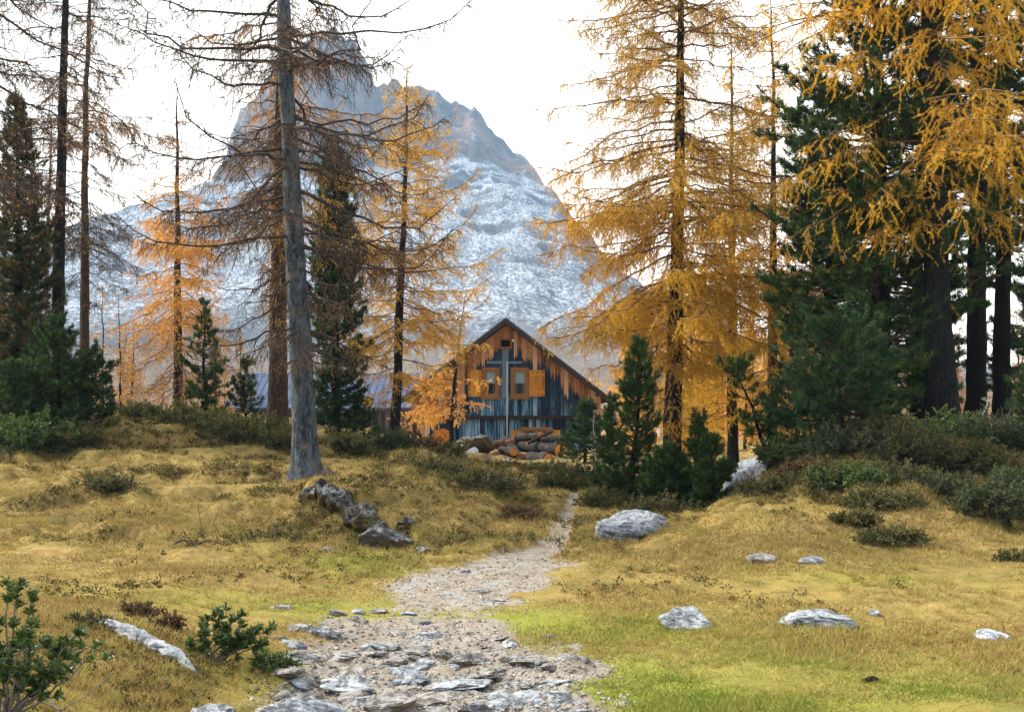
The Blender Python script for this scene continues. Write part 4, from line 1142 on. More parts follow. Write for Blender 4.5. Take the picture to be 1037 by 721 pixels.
def rock_mesh(name, seed, size, mat, cuts=9, rough=.12, layers=0.0, bendx=0.0):
    V, Fc = ico(); rs = np.random.RandomState(seed)
    P = V.copy()
    for _ in range(cuts):
        n = unit(rs.normal(size=3) * np.array([1, 1, .8])); dlim = .55 + .38 * rs.rand()
        dd = P @ n; ex = np.maximum(dd - dlim, 0)
        P = P - ex[:, None] * n * .93
    r = 1 + rough * (fbm(V[:, 0] * 1.7 + V[:, 2] * 1.3 + seed, V[:, 1] * 1.7 - V[:, 2], seed, 4) + .45 * fbm(V[:, 0] * 6 + V[:, 2] * 5, V[:, 1] * 6 + V[:, 2] * 3, seed + 3, 4))
    if layers:
        r = r + layers * np.round(fbm(P[:, 0] * 1.2, P[:, 2] * 5 + P[:, 1], seed + 7, 2) * 3) / 3
    P = P * r[:, None] * np.asarray(size)[None] * .5 * 1.12
    if bendx:
        P[:, 2] += bendx * (P[:, 0] / size[0]) ** 2
    mb = MB(); mb.add(P, Fc, 0, .5, True)
    me = mb.mesh(name, mat)
    return me


def rock(name, label, px, py, d, size, seed, mat, rz=0., up=.18, tilt=0., cat='rock', group=None, cuts=9, rough=.12, layers=0., bendx=0.):
    x = wx(px, d); z = gz(x, d)
    o = link(name, rock_mesh(name, seed, size, mat, cuts, rough, layers, bendx), None, (x, d, z + size[2] * (up - .0)), rz)
    o.rotation_euler = (0, tilt, rz)
    return tag(o, label, cat, group)


M_logbark0 = bark_mat('dark_earth', (.012, .009, .008), (.04, .03, .022), (.08, .06, .045), None, 1.5)
ROCKS = []
def R_(*a, **k): ROCKS.append(rock(*a, **k)); return ROCKS[-1]
R_('boulder', 'large pale boulder at the foot of the young pines', 636, 533, 14.35, (1.08, .75, .42), 3, M_rock, .1, .20, cat='boulder', rough=.16)
R_('boulder', 'pale wedge shaped boulder on the lawn ringed by green grass', 696, 622, 8.45, (.41, .32, .21), 4, M_rock, .2, .14, cat='boulder')
R_('boulder', 'low grey boulder on the lawn with a dark grassy rim', 832, 626, 8.3, (.53, .40, .20), 5, M_rock, -.1, .10, cat='boulder', rough=.16)
R_('rock', 'small flat bluish rock on the lawn near the picture edge', 1003, 641, 7.9, (.27, .22, .09), 6, M_rock_blue, .3, .12)
R_('rock', 'flat dark grey rock lying in straw coloured grass', 772, 571, 11.45, (.36, .30, .12), 7, M_rock_path, .0, .16)
R_('rock', 'small white flat stone in straw coloured grass', 823, 577, 11.1, (.27, .22, .09), 8, M_rock, .4, .2)
R_('rock', 'tiny grey stone between the low grey boulder and the bushes', 886, 622, 8.7, (.09, .08, .06), 9, M_rock, 0, .2)
R_('clod', 'small dark clod of earth lying on the green lawn', 882, 692, 6.55, (.10, .07, .045), 19, M_logbark0, .1, .2, cat='clod')
R_('boulder', 'long whitish boulder slanting in the gap by the bank', 757, 497, 18.6, (.90, .55, .44), 10, M_rock_blue, .55, .42, tilt=-.42, cat='boulder')
R_('rock', 'small whitish rock under the slanting boulder in the gap', 741, 516, 19.0, (.34, .30, .22), 11, M_rock_blue, .2, .3)
OUT = [('mossy dark rock with pale lichen ending the outcrop below the bare larch', 398, 536, 13.5, (.74, .54, .60), .05, .1), ('small dark rock capping the lower end of the outcrop', 411, 524, 13.8, (.30, .28, .26), .2, .1),
    ('whitish topped rock at the upper end of the outcrop', 316, 503, 16.2, (.46, .34, .34), -.2, .2)]
def rock_ledge():
    K, S = 220, 40; t = np.linspace(0, 1, K); px = 312 + (396 - 312) * t; d = 16.25 + (13.75 - 16.25) * t
    x = wx(px, d); a = np.arange(S) / S * 2 * np.pi; A, T = np.meshgrid(a, t)
    zz = ground_z(x, d) + .07
    w = (.20 + .10 * fbm(t * 6, t * 0, 7, 3)) * np.sin(np.pi * (.03 + .94 * t)) ** .35
    blk = np.round(fbm(T * 9, np.cos(A) * 1.2 + np.sin(A) * 1.7, 15, 2) * 3) / 3
    lump = 1 + .22 * blk + .45 * fbm(T * 22, np.cos(A) * 2 + np.sin(A) * 2.6, 16, 5)
    V = np.stack([x[:, None] + .55 * w[:, None] * np.cos(A) * lump, d[:, None] + .9 * w[:, None] * np.cos(A) * lump, zz[:, None] + .95 * w[:, None] * np.sin(A) * lump], -1)
    c = V.reshape(-1, 3).mean(0); idx = np.arange(K * S).reshape(K, S)
    q = np.stack([idx[:-1], np.roll(idx[:-1], -1, 1), np.roll(idx[1:], -1, 1), idx[1:]], -1).reshape(-1, 4)
    mb = MB(); mb.add(V.reshape(-1, 3) - c, q); o = mb.obj('rock_ledge', M_rock_dark); o.location = c
    tag(o, 'long low mossy rock ledge running down the slope below the big bare larch', 'rock')
rock_ledge()
for i, (lb, px, py, d, sz, rz, tl) in enumerate(OUT):
    R_('rock', lb, px, py, d, sz, 40 + i, M_rock_dark, rz, .02, tilt=tl, rough=.24, layers=.08, cuts=14)
R_('rock', 'small pale stone high on the slope under the low pines', 102, 447, 25, (.24, .2, .16), 16, M_rock, 0, .3)
R_('rock', 'whitish lump of rock beside the path at the picture bottom', 214, 714, 5.45, (.24, .2, .10), 17, M_rock, .2, .1, rough=.2)
R_('rock', 'knobbly grey white rock at the picture bottom by the path edge', 302, 716, 5.75, (.46, .26, .17), 18, M_rock, .05, .42, rough=.24)
# the long half buried spine of rock in the bank
def spine_rock():
    rs = np.random.RandomState(4); K = 140
    t = np.linspace(0, 1, K); px = 82 + (204 - 82) * t; d = 6.75 - .62 * t
    x = wx(px, d); zz = ground_z(x, d) + .05 * np.sin(np.pi * t) ** .6 - .01
    P = np.stack([x, d, zz], 1); w = .055 * np.sin(np.pi * (t * .96 + .02)) ** .5 * (1 + .35 * fbm(t * 7, t * 0, 5))
    S = 28; a = np.arange(S) / S * 2 * np.pi
    V = np.empty((K, S, 3))
    lump = 1 + .55 * fbm(t[:, None] * 16, np.cos(a)[None] * 1.7 + np.sin(a)[None], 9, 5)
    V[..., 0] = P[:, None, 0] + .25 * w[:, None] * np.cos(a)[None] * lump; V[..., 1] = P[:, None, 1] + 1.0 * w[:, None] * np.cos(a)[None] * lump; V[..., 2] = P[:, None, 2] + .62 * w[:, None] * np.sin(a)[None] * lump
    idx = np.arange(K * S).reshape(K, S)
    q = np.stack([idx[:-1], np.roll(idx[:-1], -1, 1), np.roll(idx[1:], -1, 1), idx[1:]], -1).reshape(-1, 4)
    mb = MB(); mb.add(V.reshape(-1, 3), q)
    tag(mb.obj('rock_spine', M_rock), 'long curved spine of grey white rock half buried in the bank', 'rock')
spine_rock()

# stones of the path: the large ones each with its own label, the rest share one
PATHROCKS = [
    (326, 645, .24, .14, 'squarish white block at the upper edge of the stony path'), (300, 642, .26, .07, 'dark flat stone at the corner of the path and the bank'),
    (308, 668, .30, .11, 'pale stone where the path meets the grassy bank'), (355, 690, .42, .10, 'broad flat slab low on the stony path'), (360, 676, .30, .09, 'ridged stone in the middle of the stony path'),
    (412, 657, .26, .10, 'bluish block with a dark face on the stony path'), (392, 650, .30, .08, 'thin grey ledge crossing the stony path'), (478, 665, .26, .13, 'blocky bluish rock cluster on the lawn side of the path'),
    (455, 660, .20, .11, 'rounded pale rock beside the blocky bluish cluster'), (462, 688, .46, .09, 'long pale slab with a dark shadowed edge on the path'), (490, 679, .24, .09, 'bluish rough stone near the lawn edge of the path'),
    (445, 700, .36, .08, 'flat worn slab near the picture bottom'), (505, 708, .30, .06, 'low pinkish slab in trodden earth at the picture bottom'), (559, 674, .11, .05, 'single small white stone on bare earth beside the path'),
    (382, 614, .16, .07, 'small pointed stone in the grass strip across the path'), (362, 618, .13, .06, 'small dull stone in the grass strip near the pointed one'), (340, 622, .16, .06, 'low grey stone at the grass end of the strip'),
    (285, 614, .20, .08, 'grey stone half sunk in grass above the bank'), (413, 617, .16, .04, 'flat white stone on the sandy upper path'), (500, 604, .20, .05, 'wide pale stone where the upper path meets the grass'),
    (330, 563, .14, .07, 'brownish stone on the straw coloured slope'), (428, 560, .16, .08, 'grey stone at the start of the bright green strip'), (440, 706, .22, .07, 'rough little slab beside the flat worn one'),
    (390, 712, .30, .09, 'tilted grey slab at the picture bottom'), (415, 684, .28, .10, 'grey hump of rock in mid path'), (340, 660, .34, .09, 'layered pale ledge below the squarish block'),
    (533, 690, .14, .04, 'thin pale flake lying on bare earth'), (430, 668, .2, .08, 'small angular block behind the long pale slab'), (395, 668, .22, .09, 'dark faced ledge in mid path'), (285, 690, .24, .06, 'flat sandy stone beside the knobbly rock')]
_rs = np.random.RandomState(12)
def dist_for(py): return EYE * F / (py - HZ)
_protos = []
for i, (px, py, w, h, lb) in enumerate(PATHROCKS):
    d = dist_for(py); x = wx(px, d)
    o = rock('path_stone', lb, px, py, d, (w * 1.05, w * 1.05 * (.6 + .3 * _rs.rand()), h * .85), 100 + i, M_rock_path if i % 3 else M_rock, _rs.normal() * .5, .12, _rs.normal() * .12, 'stone', 'stones of the footpath', cuts=12, rough=.18, layers=.07)
    _protos.append(o)
n_s = 0
while n_s < 230:
    px = 265 + 330 * _rs.rand(); py = 566 + 152 * _rs.rand() ** .8; d = dist_for(py); x = wx(px, d)
    pm = float(path_mask(np.array([x]), np.array([d]))[0])
    if _rs.rand() > pm * (.95 if py > 632 else .22): continue
    src = _protos[_rs.randint(len(_protos))]
    o = src.copy(); COL.objects.link(o)
    w = src.dimensions[0] if src.dimensions[0] else .25
    s = (.04 + .19 * _rs.rand() ** 2.0) / max(w, .05)
    o.scale = (s, s * (.8 + .5 * _rs.rand()), s * (.7 + .5 * _rs.rand())); o.location = (x, d, gz(x, d) - .006); o.rotation_euler = (_rs.normal() * .15, _rs.normal() * .15, _rs.rand() * 6.28)
    o['label'] = 'small weathered limestone piece embedded in the stony footpath'; o['group'] = 'small stones of the footpath'
    n_s += 1


# ------------------------------------------------------------------ logs, stump and wood by the cabin
M_cut = NT('fresh_cut_wood')
_cutn = M_cut.noise(M_cut.coord('Object'), 9, 4)
M_cut = M_cut.finish(M_cut.ramp(_cutn, [(.3, (.52, .17, .035)), (.6, (.74, .28, .07)), (.85, (.82, .42, .15))]), .85, None, .1)
M_logbark = bark_mat('log_bark', (.007, .006, .005), (.028, .022, .019), (.085, .07, .06), (.11, .11, .10), .8, .2)
M_logred = bark_mat('peeled_log', (.03, .014, .010), (.10, .048, .03), (.20, .11, .07), None, .9)


def log(label, a, b, r, bark=M_logbark, seed=0, name='log', cat='log', group='logs heaped in front of the cabin'):
    """a, b: (px, py, depth) of the two cut ends' centres"""
    A = np.array([wx(a[0], a[2]), a[2], wz(a[1], a[2])]); B = np.array([wx(b[0], b[2]), b[2], wz(b[1], b[2])])
    C = (A + B) / 2; rs = np.random.RandomState(seed + 900)
    e = empty(name, C); tag(e, label, cat, group)
    K = 10; t = np.linspace(0, 1, K)[:, None]; P = (A - C) * (1 - t) + (B - C) * t
    P[1:-1] += rs.normal(size=(K - 2, 3)) * r * .06
    rr = r * (1 + .08 * rs.normal(size=K)); S = 14
    m1 = MB(); tubes(m1, P[None], rr[None], S, 0); m1.obj('bark', bark, e)
    ax = unit(B - A)
    for p, rad, sg in ((P[0], rr[0], -1), (P[-1], rr[-1], 1)):
        m2 = MB(); u = unit(np.cross(ax, [0, 0, 1.])); w = np.cross(u, ax); an = np.arange(20) / 20 * 6.2832
        ring = p[None] + sg * ax * .012 + rad * .93 * (np.cos(an)[:, None] * u + np.sin(an)[:, None] * w) * (1 + .04 * rs.normal(size=(20, 1)))
        V = np.vstack([ring, ring - sg * ax * .03, p[None] + sg * ax * .016])
        m2.add(V, [(i, (i + 1) % 20, 20 + (i + 1) % 20, 20 + i) for i in range(20)], 0, .5, False); m2.add(V, [(i, (i + 1) % 20, 40) for i in range(20)], 0, .5, False)
        m2.obj('cut_face', M_cut, e)
    return e


log('thick log with a bright orange cut end at the front of the heap', (533, 464, 39.0), (556, 465, 37.4), .22, seed=1)
log('grey barked log lying behind the bright cut one', (528, 452, 40), (566, 456, 38.6), .20, seed=2)
log('rough dark log on top of the heap under the low window', (545, 446, 40.5), (577, 444, 39.8), .17, seed=3)
log('reddish peeled log beside the white pole', (501, 450, 40), (521, 449, 40), .16, M_logred, seed=4)
log('short leaning log with a brown end at the front of the heap', (489, 470, 37.4), (503, 462, 38.8), .18, M_logred, seed=5)
log('dark log slanting down in the middle of the heap', (512, 447, 40.6), (527, 465, 38.6), .19, seed=6)
log('thin red branch log across the middle of the heap', (505, 455, 38.9), (526, 461, 38.8), .06, M_logred, seed=7)
log('log on the back of the heap with a knotty grey bark', (520, 446, 41.2), (545, 448, 41.2), .18, seed=8)
log('short post with an orange face standing at the end of the heap', (568.5, 463, 38.6), (568.5, 449, 38.7), .075, M_logred, seed=9, name='post', cat='post', group=None)
log('thick stump log with a broad orange cut face beside the crooked larch', (446, 444, 37.5), (448, 443, 36.0), .285, M_logred, seed=10, name='stump', cat='stump', group=None)
log('dark log pushed under the front of the heap', (505, 470, 38.4), (534, 471, 38.2), .10, seed=11)
rock('root_mound', 'grey green mossy root plate beside the log heap', 482, 452, 39.0, (1.15, .8, .8), 21, M_rock_dark, .2, .30, cat='root plate', rough=.3, layers=.05)
rock('rock', 'blue grey stone leaning on the mossy root plate', 478, 453, 38.3, (.42, .3, .36), 22, M_rock_blue, .1, .35)
for i, (px, py, d, lb) in enumerate(((480, 473, 36.6, 'small white stone before the log heap'), (513, 474, 36.8, 'pale chip of wood under the log heap'), (541, 440, 41.0, 'small white stone resting on the logs under the low window'))):
    o = rock('stone', lb, px, py, d, (.22, .18, .12), 30 + i, M_rock, .3 * i, .4, cat='stone')
    if i == 2: o.location.z = wz(440.5, 41)
for i, (lb, a, b, r) in enumerate((('rough log jutting from the top of the heap towards the white pole', (524, 443, 40.6), (548, 441, 39.4), .15), ('short dark log wedged at the cabin end of the heap', (552, 452, 39.6), (572, 452, 38.9), .16), ('thin bent branch log sticking out over the heap', (534, 449, 39.2), (560, 436, 39.4), .06), ('dark log lying low between the root plate and the heap', (492, 462, 38.6), (516, 466, 37.9), .13), ('bark covered log end poking out beside the reddish peeled log', (508, 456, 39.6), (520, 458, 38.2), .15))):
    log(lb, a, b, r, seed=40 + i)
# exposed root beside the big larch
def root_limb():
    t = np.linspace(0, 1, 14); px = 318 + 40 * t; d = 19.6 - 2.6 * t; x = wx(px, d)
    P = np.stack([x, d, ground_z(x, d) + .10 * np.sin(np.pi * (.15 + .8 * t)) - .03], 1)
    e = [o for o in bpy.data.objects if o.name == 'larch_tree'][0]
    mb = MB(); tubes(mb, (P - np.array(e.location))[None], (.075 * (1 - .6 * t) * (1 + .25 * np.sin(t * 19)))[None], 9)
    mb.obj('root', M_bark_brown, e)
root_limb()


# ------------------------------------------------------------------ shrubs
def dome_shrub(name, label, px, d, w, h, seed, mat=M_heath, n=2600, ll=.04, lw=.018, depth=None, cat='shrub', group=None, stems=40, sink=.04, twigm=M_twig, openness=.0):
    rs = np.random.RandomState(seed); depth = depth or w * .8
    e = empty(name, spot(px, d, sink)); tag(e, label, cat, group)
    mb = MB()
    # crooked stems reaching an uneven dome
    az = rs.rand(stems) * 6.28; rad = np.sqrt(rs.rand(stems)); lump = .62 + .55 * rs.rand(stems)
    tip = np.stack([rad * np.cos(az) * w / 2, rad * np.sin(az) * depth / 2, h * np.sqrt(np.maximum(1 - rad ** 2 * .9, .05)) * lump], 1)
    b = tip * np.array([.22, .22, 0]) ; k = np.linspace(0, 1, 7)[None, :, None]
    P = b[:, None] * (1 - k) + tip[:, None] * k; P[:, 1:-1] += rs.normal(size=(stems, 5, 3)) * .05 * w
    tubes(mb, P, (.010 * np.linspace(1, .35, 7)[None]) * np.ones((stems, 1)), 4, 0)
    i = rs.randint(stems, size=stems * 9); p, tg = lerp_poly(P, i, .35 + .6 * rs.rand(len(i)))
    dd = unit(tg + rs.normal(size=p.shape) * .6 + [0, 0, .3]); Ls = w * (.07 + .12 * rs.rand(len(i)))
    T = p[:, None] + dd[:, None] * Ls[:, None, None] * np.linspace(0, 1, 4)[None, :, None]
    tubes(mb, T, np.full((len(T), 4), .0035), 3, 0)
    j = rs.randint(len(T), size=n); p, tg = lerp_poly(T, j, .2 + .8 * rs.rand(n) ** .7)
    Dl = unit(tg * .6 + rs.normal(size=(n, 3)) * .7 + [0, 0, .25]); Nn = unit(rs.normal(size=(n, 3)) + [0, 0, .8])
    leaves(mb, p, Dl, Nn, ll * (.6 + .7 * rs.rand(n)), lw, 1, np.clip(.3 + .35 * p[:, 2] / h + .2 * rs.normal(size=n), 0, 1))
    mb.obj('foliage', [twigm, mat], e)
    return e


SHRUBS = [
    ('shrub', 'bright green alpenrose thicket under the low pines', 24, 22.3, 2.0, .62, M_bright, 5200),
    ('shrub', 'dull green shrub below the broad low pine', 70, 22.5, 1.4, .40, M_heath, 3200),
    ('shrub', 'dark heath clump at the edge of the mossy rise', 142, 26.5, 1.2, .38, M_heath, 2400),
    ('shrub', 'heath clump below the young pine with a slim leader', 195, 25.5, 1.6, .42, M_heath, 3000),
    ('shrub', 'broad dark shrub mass between the young pines and bare larch', 245, 24.5, 2.0, .55, M_heath, 4200),
    ('shrub', 'olive shrub tight behind the flaring larch trunk', 290, 23.5, 1.2, .45, M_heath, 2600),
    ('shrub', 'leafy shrub at the foot of the dense stone pine', 350, 25.5, 1.4, .45, M_heath, 2800),
    ('shrub', 'dark juniper under the yellow larch', 392, 28.5, 1.5, .50, M_heath_grey, 2800),
    ('shrub', 'rust tinged bush between the yellow larch and the stump', 425, 30, 1.5, .55, M_heath_rust, 2600),
    ('shrub', 'olive bush at the foot of the crooked larch', 452, 29.5, 1.3, .45, M_heath, 2400),
    ('shrub', 'grey green juniper in front of the log heap', 548, 30.5, 1.5, .30, M_heath_grey, 3600),
    ('shrub', 'brown bilberry bush on the path side of the log heap', 512, 28, 1.1, .20, M_heath_rust, 2400),
    ('shrub', 'dark juniper between the log heap and the tall young pine', 592, 26, 1.3, .50, M_heath_grey, 3000),
    ('shrub', 'grey brown bush at the bend of the path', 568, 22.5, .95, .42, M_heath, 2200),
    ('shrub', 'olive bush below the tall dense young pine', 612, 17.8, .9, .30, M_heath, 2200),
    ('shrub', 'dark shrub under the small pines behind the large boulder', 665, 16.8, 1.4, .30, M_heath, 2800),
    ('shrub', 'green alpenrose on the brow of the shrub bank', 815, 17.4, 1.5, .42, M_bright, 4200),
    ('shrub', 'grey juniper sprawling on the brow of the shrub bank', 868, 16.6, 1.6, .46, M_heath_grey, 4200),
    ('shrub', 'olive green shrub on the middle of the shrub bank', 915, 16.4, 1.5, .44, M_heath, 3800),
    ('shrub', 'tall green alpenrose below the straight stone pines', 958, 17.6, 1.5, .50, M_bright, 4200),
    ('shrub', 'grey bush beneath the stone pine at the picture edge', 1008, 17.4, 1.4, .48, M_heath_grey, 3600),
    ('shrub', 'dark shrub on the lower lip of the shrub bank', 842, 15.2, 1.1, .30, M_heath, 2600),
    ('shrub', 'mossy heath cushion sunk below the brow of the bank', 893, 13.9, .95, .24, M_heath, 2600),
    ('shrub', 'bluish juniper with bare stems standing low on the bank', 1002, 13.7, .85, .46, M_heath_grey, 3400),
    ('shrub', 'second bluish juniper cut by the picture edge', 1036, 14.2, .9, .50, M_heath_grey, 3400),
    ('shrub', 'low dark heath patch over the bare earth scar', 905, 12.6, .80, .14, M_heath, 1800),
    ('shrub', 'small heath tuft on the grass below the shrub bank', 866, 13.2, .5, .16, M_heath, 1200),
    ('shrub', 'heath cushion on the slope above the fallen rocks', 440, 17.6, 1.0, .20, M_heath, 2200),
    ('shrub', 'long dark heath strip on the slope beside the path bend', 495, 17.2, 1.3, .22, M_heath, 2600),
    ('shrub', 'brown heath strip at the lip of the path bend', 520, 15.6, .8, .16, M_heath_rust, 1600),
    ('shrub', 'green heath cushion low on the straw coloured slope', 275, 13.2, .9, .12, M_heath, 1800),
    ('shrub', 'green heath cushion high on the straw coloured slope', 108, 17.8, .95, .20, M_heath, 2000),
    ('shrub', 'small bright tuft on the path side of the bank shrub', 1030, 11.8, .5, .12, M_heath, 900),
    ('shrub', 'heath clump under the pale blue green young pine', 792, 17.4, .8, .28, M_heath, 2400),
    ('shrub', 'olive heath hummock where the bank meets the boulder gap', 785, 15.9, 1.1, .30, M_heath, 2600),
    ('shrub', 'low green cushion on the face of the bank under the grey juniper', 860, 14.9, 1.0, .26, M_bright, 2200),
    ('shrub', 'dark heath hummock in the hollow of the shrub bank', 905, 15.2, 1.2, .34, M_heath, 2800),
    ('shrub', 'grey green juniper low on the bank above the earth scar', 945, 14.9, 1.1, .34, M_heath_grey, 2800),
    ('shrub', 'yellow green cushion beside the bluish juniper', 1020, 15.4, .9, .30, M_bright, 2000),
    ('shrub', 'rusty bilberry hummock under the brow alpenrose', 822, 16.0, .9, .28, M_heath_rust, 2000),
    ('shrub', 'broad dark shrub below the pale blue green young pine', 885, 17.8, 1.6, .5, M_heath, 3800),
    ('shrub', 'dark shrub filling the brow between alpenrose and grey bush', 985, 16.2, 1.2, .42, M_heath, 3000),
    ('shrub', 'dark brown dwarf shrub on top of the bank', 140, 7.6, .34, .13, M_heath_rust, 1500),
    ('shrub', 'dark brown dwarf shrub between the rock spine and alpenrose', 172, 7.25, .28, .12, M_heath_rust, 1200),
    ('shrub', 'mossy tangle over the head of the rock spine', 92, 6.6, .30, .12, M_heath, 1300),
    ('shrub', 'green cushion at the path edge of the bank', 272, 6.7, .34, .12, M_bright, 1400),
]
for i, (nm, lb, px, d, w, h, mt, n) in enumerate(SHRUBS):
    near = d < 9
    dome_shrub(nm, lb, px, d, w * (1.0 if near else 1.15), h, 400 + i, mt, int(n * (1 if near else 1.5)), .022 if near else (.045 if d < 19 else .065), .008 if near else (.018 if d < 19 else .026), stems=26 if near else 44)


def alpenrose(name, label, px, d, tips, seed, ll=.030, base=(0, 0), sink=.02, lw=.011):
    """a few crooked stems ending in rosettes of leathery leaves; tips: (dpx, dpy) from the foot, in photo pixels"""
    rs = np.random.RandomState(seed)
    e = empty(name, spot(px, d, sink)); tag(e, label, 'shrub')
    s = d / F; mb = MB(); lf = MB()
    ends = []; ed = []
    for tx, ty in tips:
        tip = np.array([tx * s, rs.normal() * .05, -ty * s])
        K = 9; k = np.linspace(0, 1, K)[:, None]
        mid = np.array([tx * s * .55, rs.normal() * .03, -ty * s * .30])
        P = 2 * k * (1 - k) * mid + k ** 2 * tip; P[1:-1] += rs.normal(size=(K - 2, 3)) * .008
        tubes(mb, P[None], (.007 * np.linspace(1, .4, K))[None], 6, 0)
        for t in (1, 1, 1, .9, .8, .72, .62, .5):
            q, tg = lerp_poly(P[None], np.array([0]), np.array([min(t, .999)]))
            if t < 1 or len(ends) % 3:
                off = unit(tg[0] + rs.normal(size=3) * .7 + [0, 0, .4]) * (.03 + .05 * rs.rand())
                tubes(mb, np.stack([q[0], q[0] + off * .5 + rs.normal(size=3) * .004, q[0] + off])[None], np.full((1, 3), .0028), 4, 0)
                ends.append(q[0] + off); ed.append(unit(off))
            else:
                ends.append(q[0]); ed.append(tg[0])
    ends = np.array(ends); ed = unit(np.array(ed) + [0, 0, .3])
    M = len(ends); k = 20
    p = np.repeat(ends, k, 0) - np.repeat(ed, k, 0) * (rs.rand(M * k, 1) * .028)
    ax = np.repeat(ed, k, 0)
    side = unit(np.cross(ax, rs.normal(size=(M * k, 3))))
    D = unit(side * (.55 + .5 * rs.rand(M * k, 1)) + ax * (.45 + .5 * rs.rand(M * k, 1)))
    Nn = unit(ax - D * np.sum(ax * D, 1, keepdims=True) + .05 * rs.normal(size=(M * k, 3)))
    leaves(lf, p, D, Nn, ll * (.65 + .6 * rs.rand(M * k)), lw, 0, np.clip(.5 + .25 * rs.normal(size=M * k), 0, 1))
    mb.obj('stem', M_twig_grey, e); lf.obj('foliage', M_rhodo, e)


M_rhodo = NT('leathery_leaf')
_rf = M_rhodo.attr('tint')
M_rhodo = M_rhodo.finish(M_rhodo.ramp(_rf, [(0, (.03, .06, .016)), (.5, (.08, .14, .035)), (.85, (.15, .21, .055)), (1, (.32, .25, .07))]), .38, None, .45, .2)
alpenrose('alpenrose', 'tall alpenrose with leathery leaves cut by the picture edge', 3, 4.6, [(16, -128), (2, -122), (-25, -135), (70, -81), (78, -56), (52, -72), (35, -94), (20, -72), (40, -40), (64, -65), (-10, -90), (30, -112), (8, -54), (26, -56), (-30, -54), (55, -52)], 71, .036, lw=.013)
alpenrose('alpenrose', 'small alpenrose with crooked stems on the grassy bank', 208, 6.55, [(10, -52), (24, -44), (-4, -40), (34, -36), (48, -34), (62, -36), (18, -30), (28, -22), (2, -26), (40, -24), (54, -22), (12, -40), (-10, -20)], 72, .040, lw=.014)


def dead_sapling(label, px, d, h, seed):
    rs = np.random.RandomState(seed); e = empty('dead_sapling', spot(px, d, .05)); tag(e, label, 'sapling')
    P, r = trunk_line(rs, h, .018, (rs.normal() * .1, 0), .04, 14, .2)
    tb = MB(); tubes(tb, P[None], r[None] + .004, 6, 0); tb.obj('trunk', M_deadwhite, e)
    g = grow(rs, P, 22, h * .25, h * .97, [(0, h * .24), (h, .06)], .1, .5, -.1, .1, 4, .4, 2, .08, 0)
    cb = MB(); wood(cb, g, .007, .004, .003); cb.obj('crown', M_deadwhite, e)
dead_sapling('bleached dead sapling beside the cabin corner', 608, 31, 1.7, 81)
dead_sapling('small bleached dead sapling before the black pine trunks', 991, 18.5, .75, 82)
dead_sapling('grey dead stick standing on the mossy rise', 139, 27.5, .75, 83)
# fallen dead branches
def fallen(label, a, b, r, seed, mat=M_twig_grey):
    rs = np.random.RandomState(seed); t = np.linspace(0, 1, 12)
    px = a[0] + (b[0] - a[0]) * t; d = a[1] + (b[1] - a[1]) * t; x = wx(px, d)
    P = np.stack([x, d, ground_z(x, d) + .03 + .05 * np.abs(np.sin(t * 5 + seed))], 1); C = P.mean(0)
    mb = MB(); tubes(mb, (P - C)[None], (r * (1 - .6 * t))[None], 6)
    for _ in range(7):
        k = rs.randint(2, 11); dd = unit(rs.normal(size=3) + [0, 0, .7]) * (.15 + .3 * rs.rand())
        tubes(mb, np.stack([P[k], P[k] + dd * .5 + rs.normal(size=3) * .03, P[k] + dd])[None] - C, np.full((1, 3), r * .3), 4)
    o = mb.obj('fallen_branch', mat); o.location = C; tag(o, label, 'branch')
fallen('grey fallen branch across the straw coloured slope', (95, 17.6), (150, 18.2), .025, 1)
fallen('thin dead branch lying in the grass by the tall alpenrose', (0, 5.1), (66, 4.75), .009, 2)
fallen('dark fallen stem leaning under the stone pines', (930, 19.5), (905, 21.0), .035, 3, M_twig)
fallen('dead twiggy branch low on the straw coloured slope', (178, 12.6), (225, 12.4), .012, 4, M_twig)


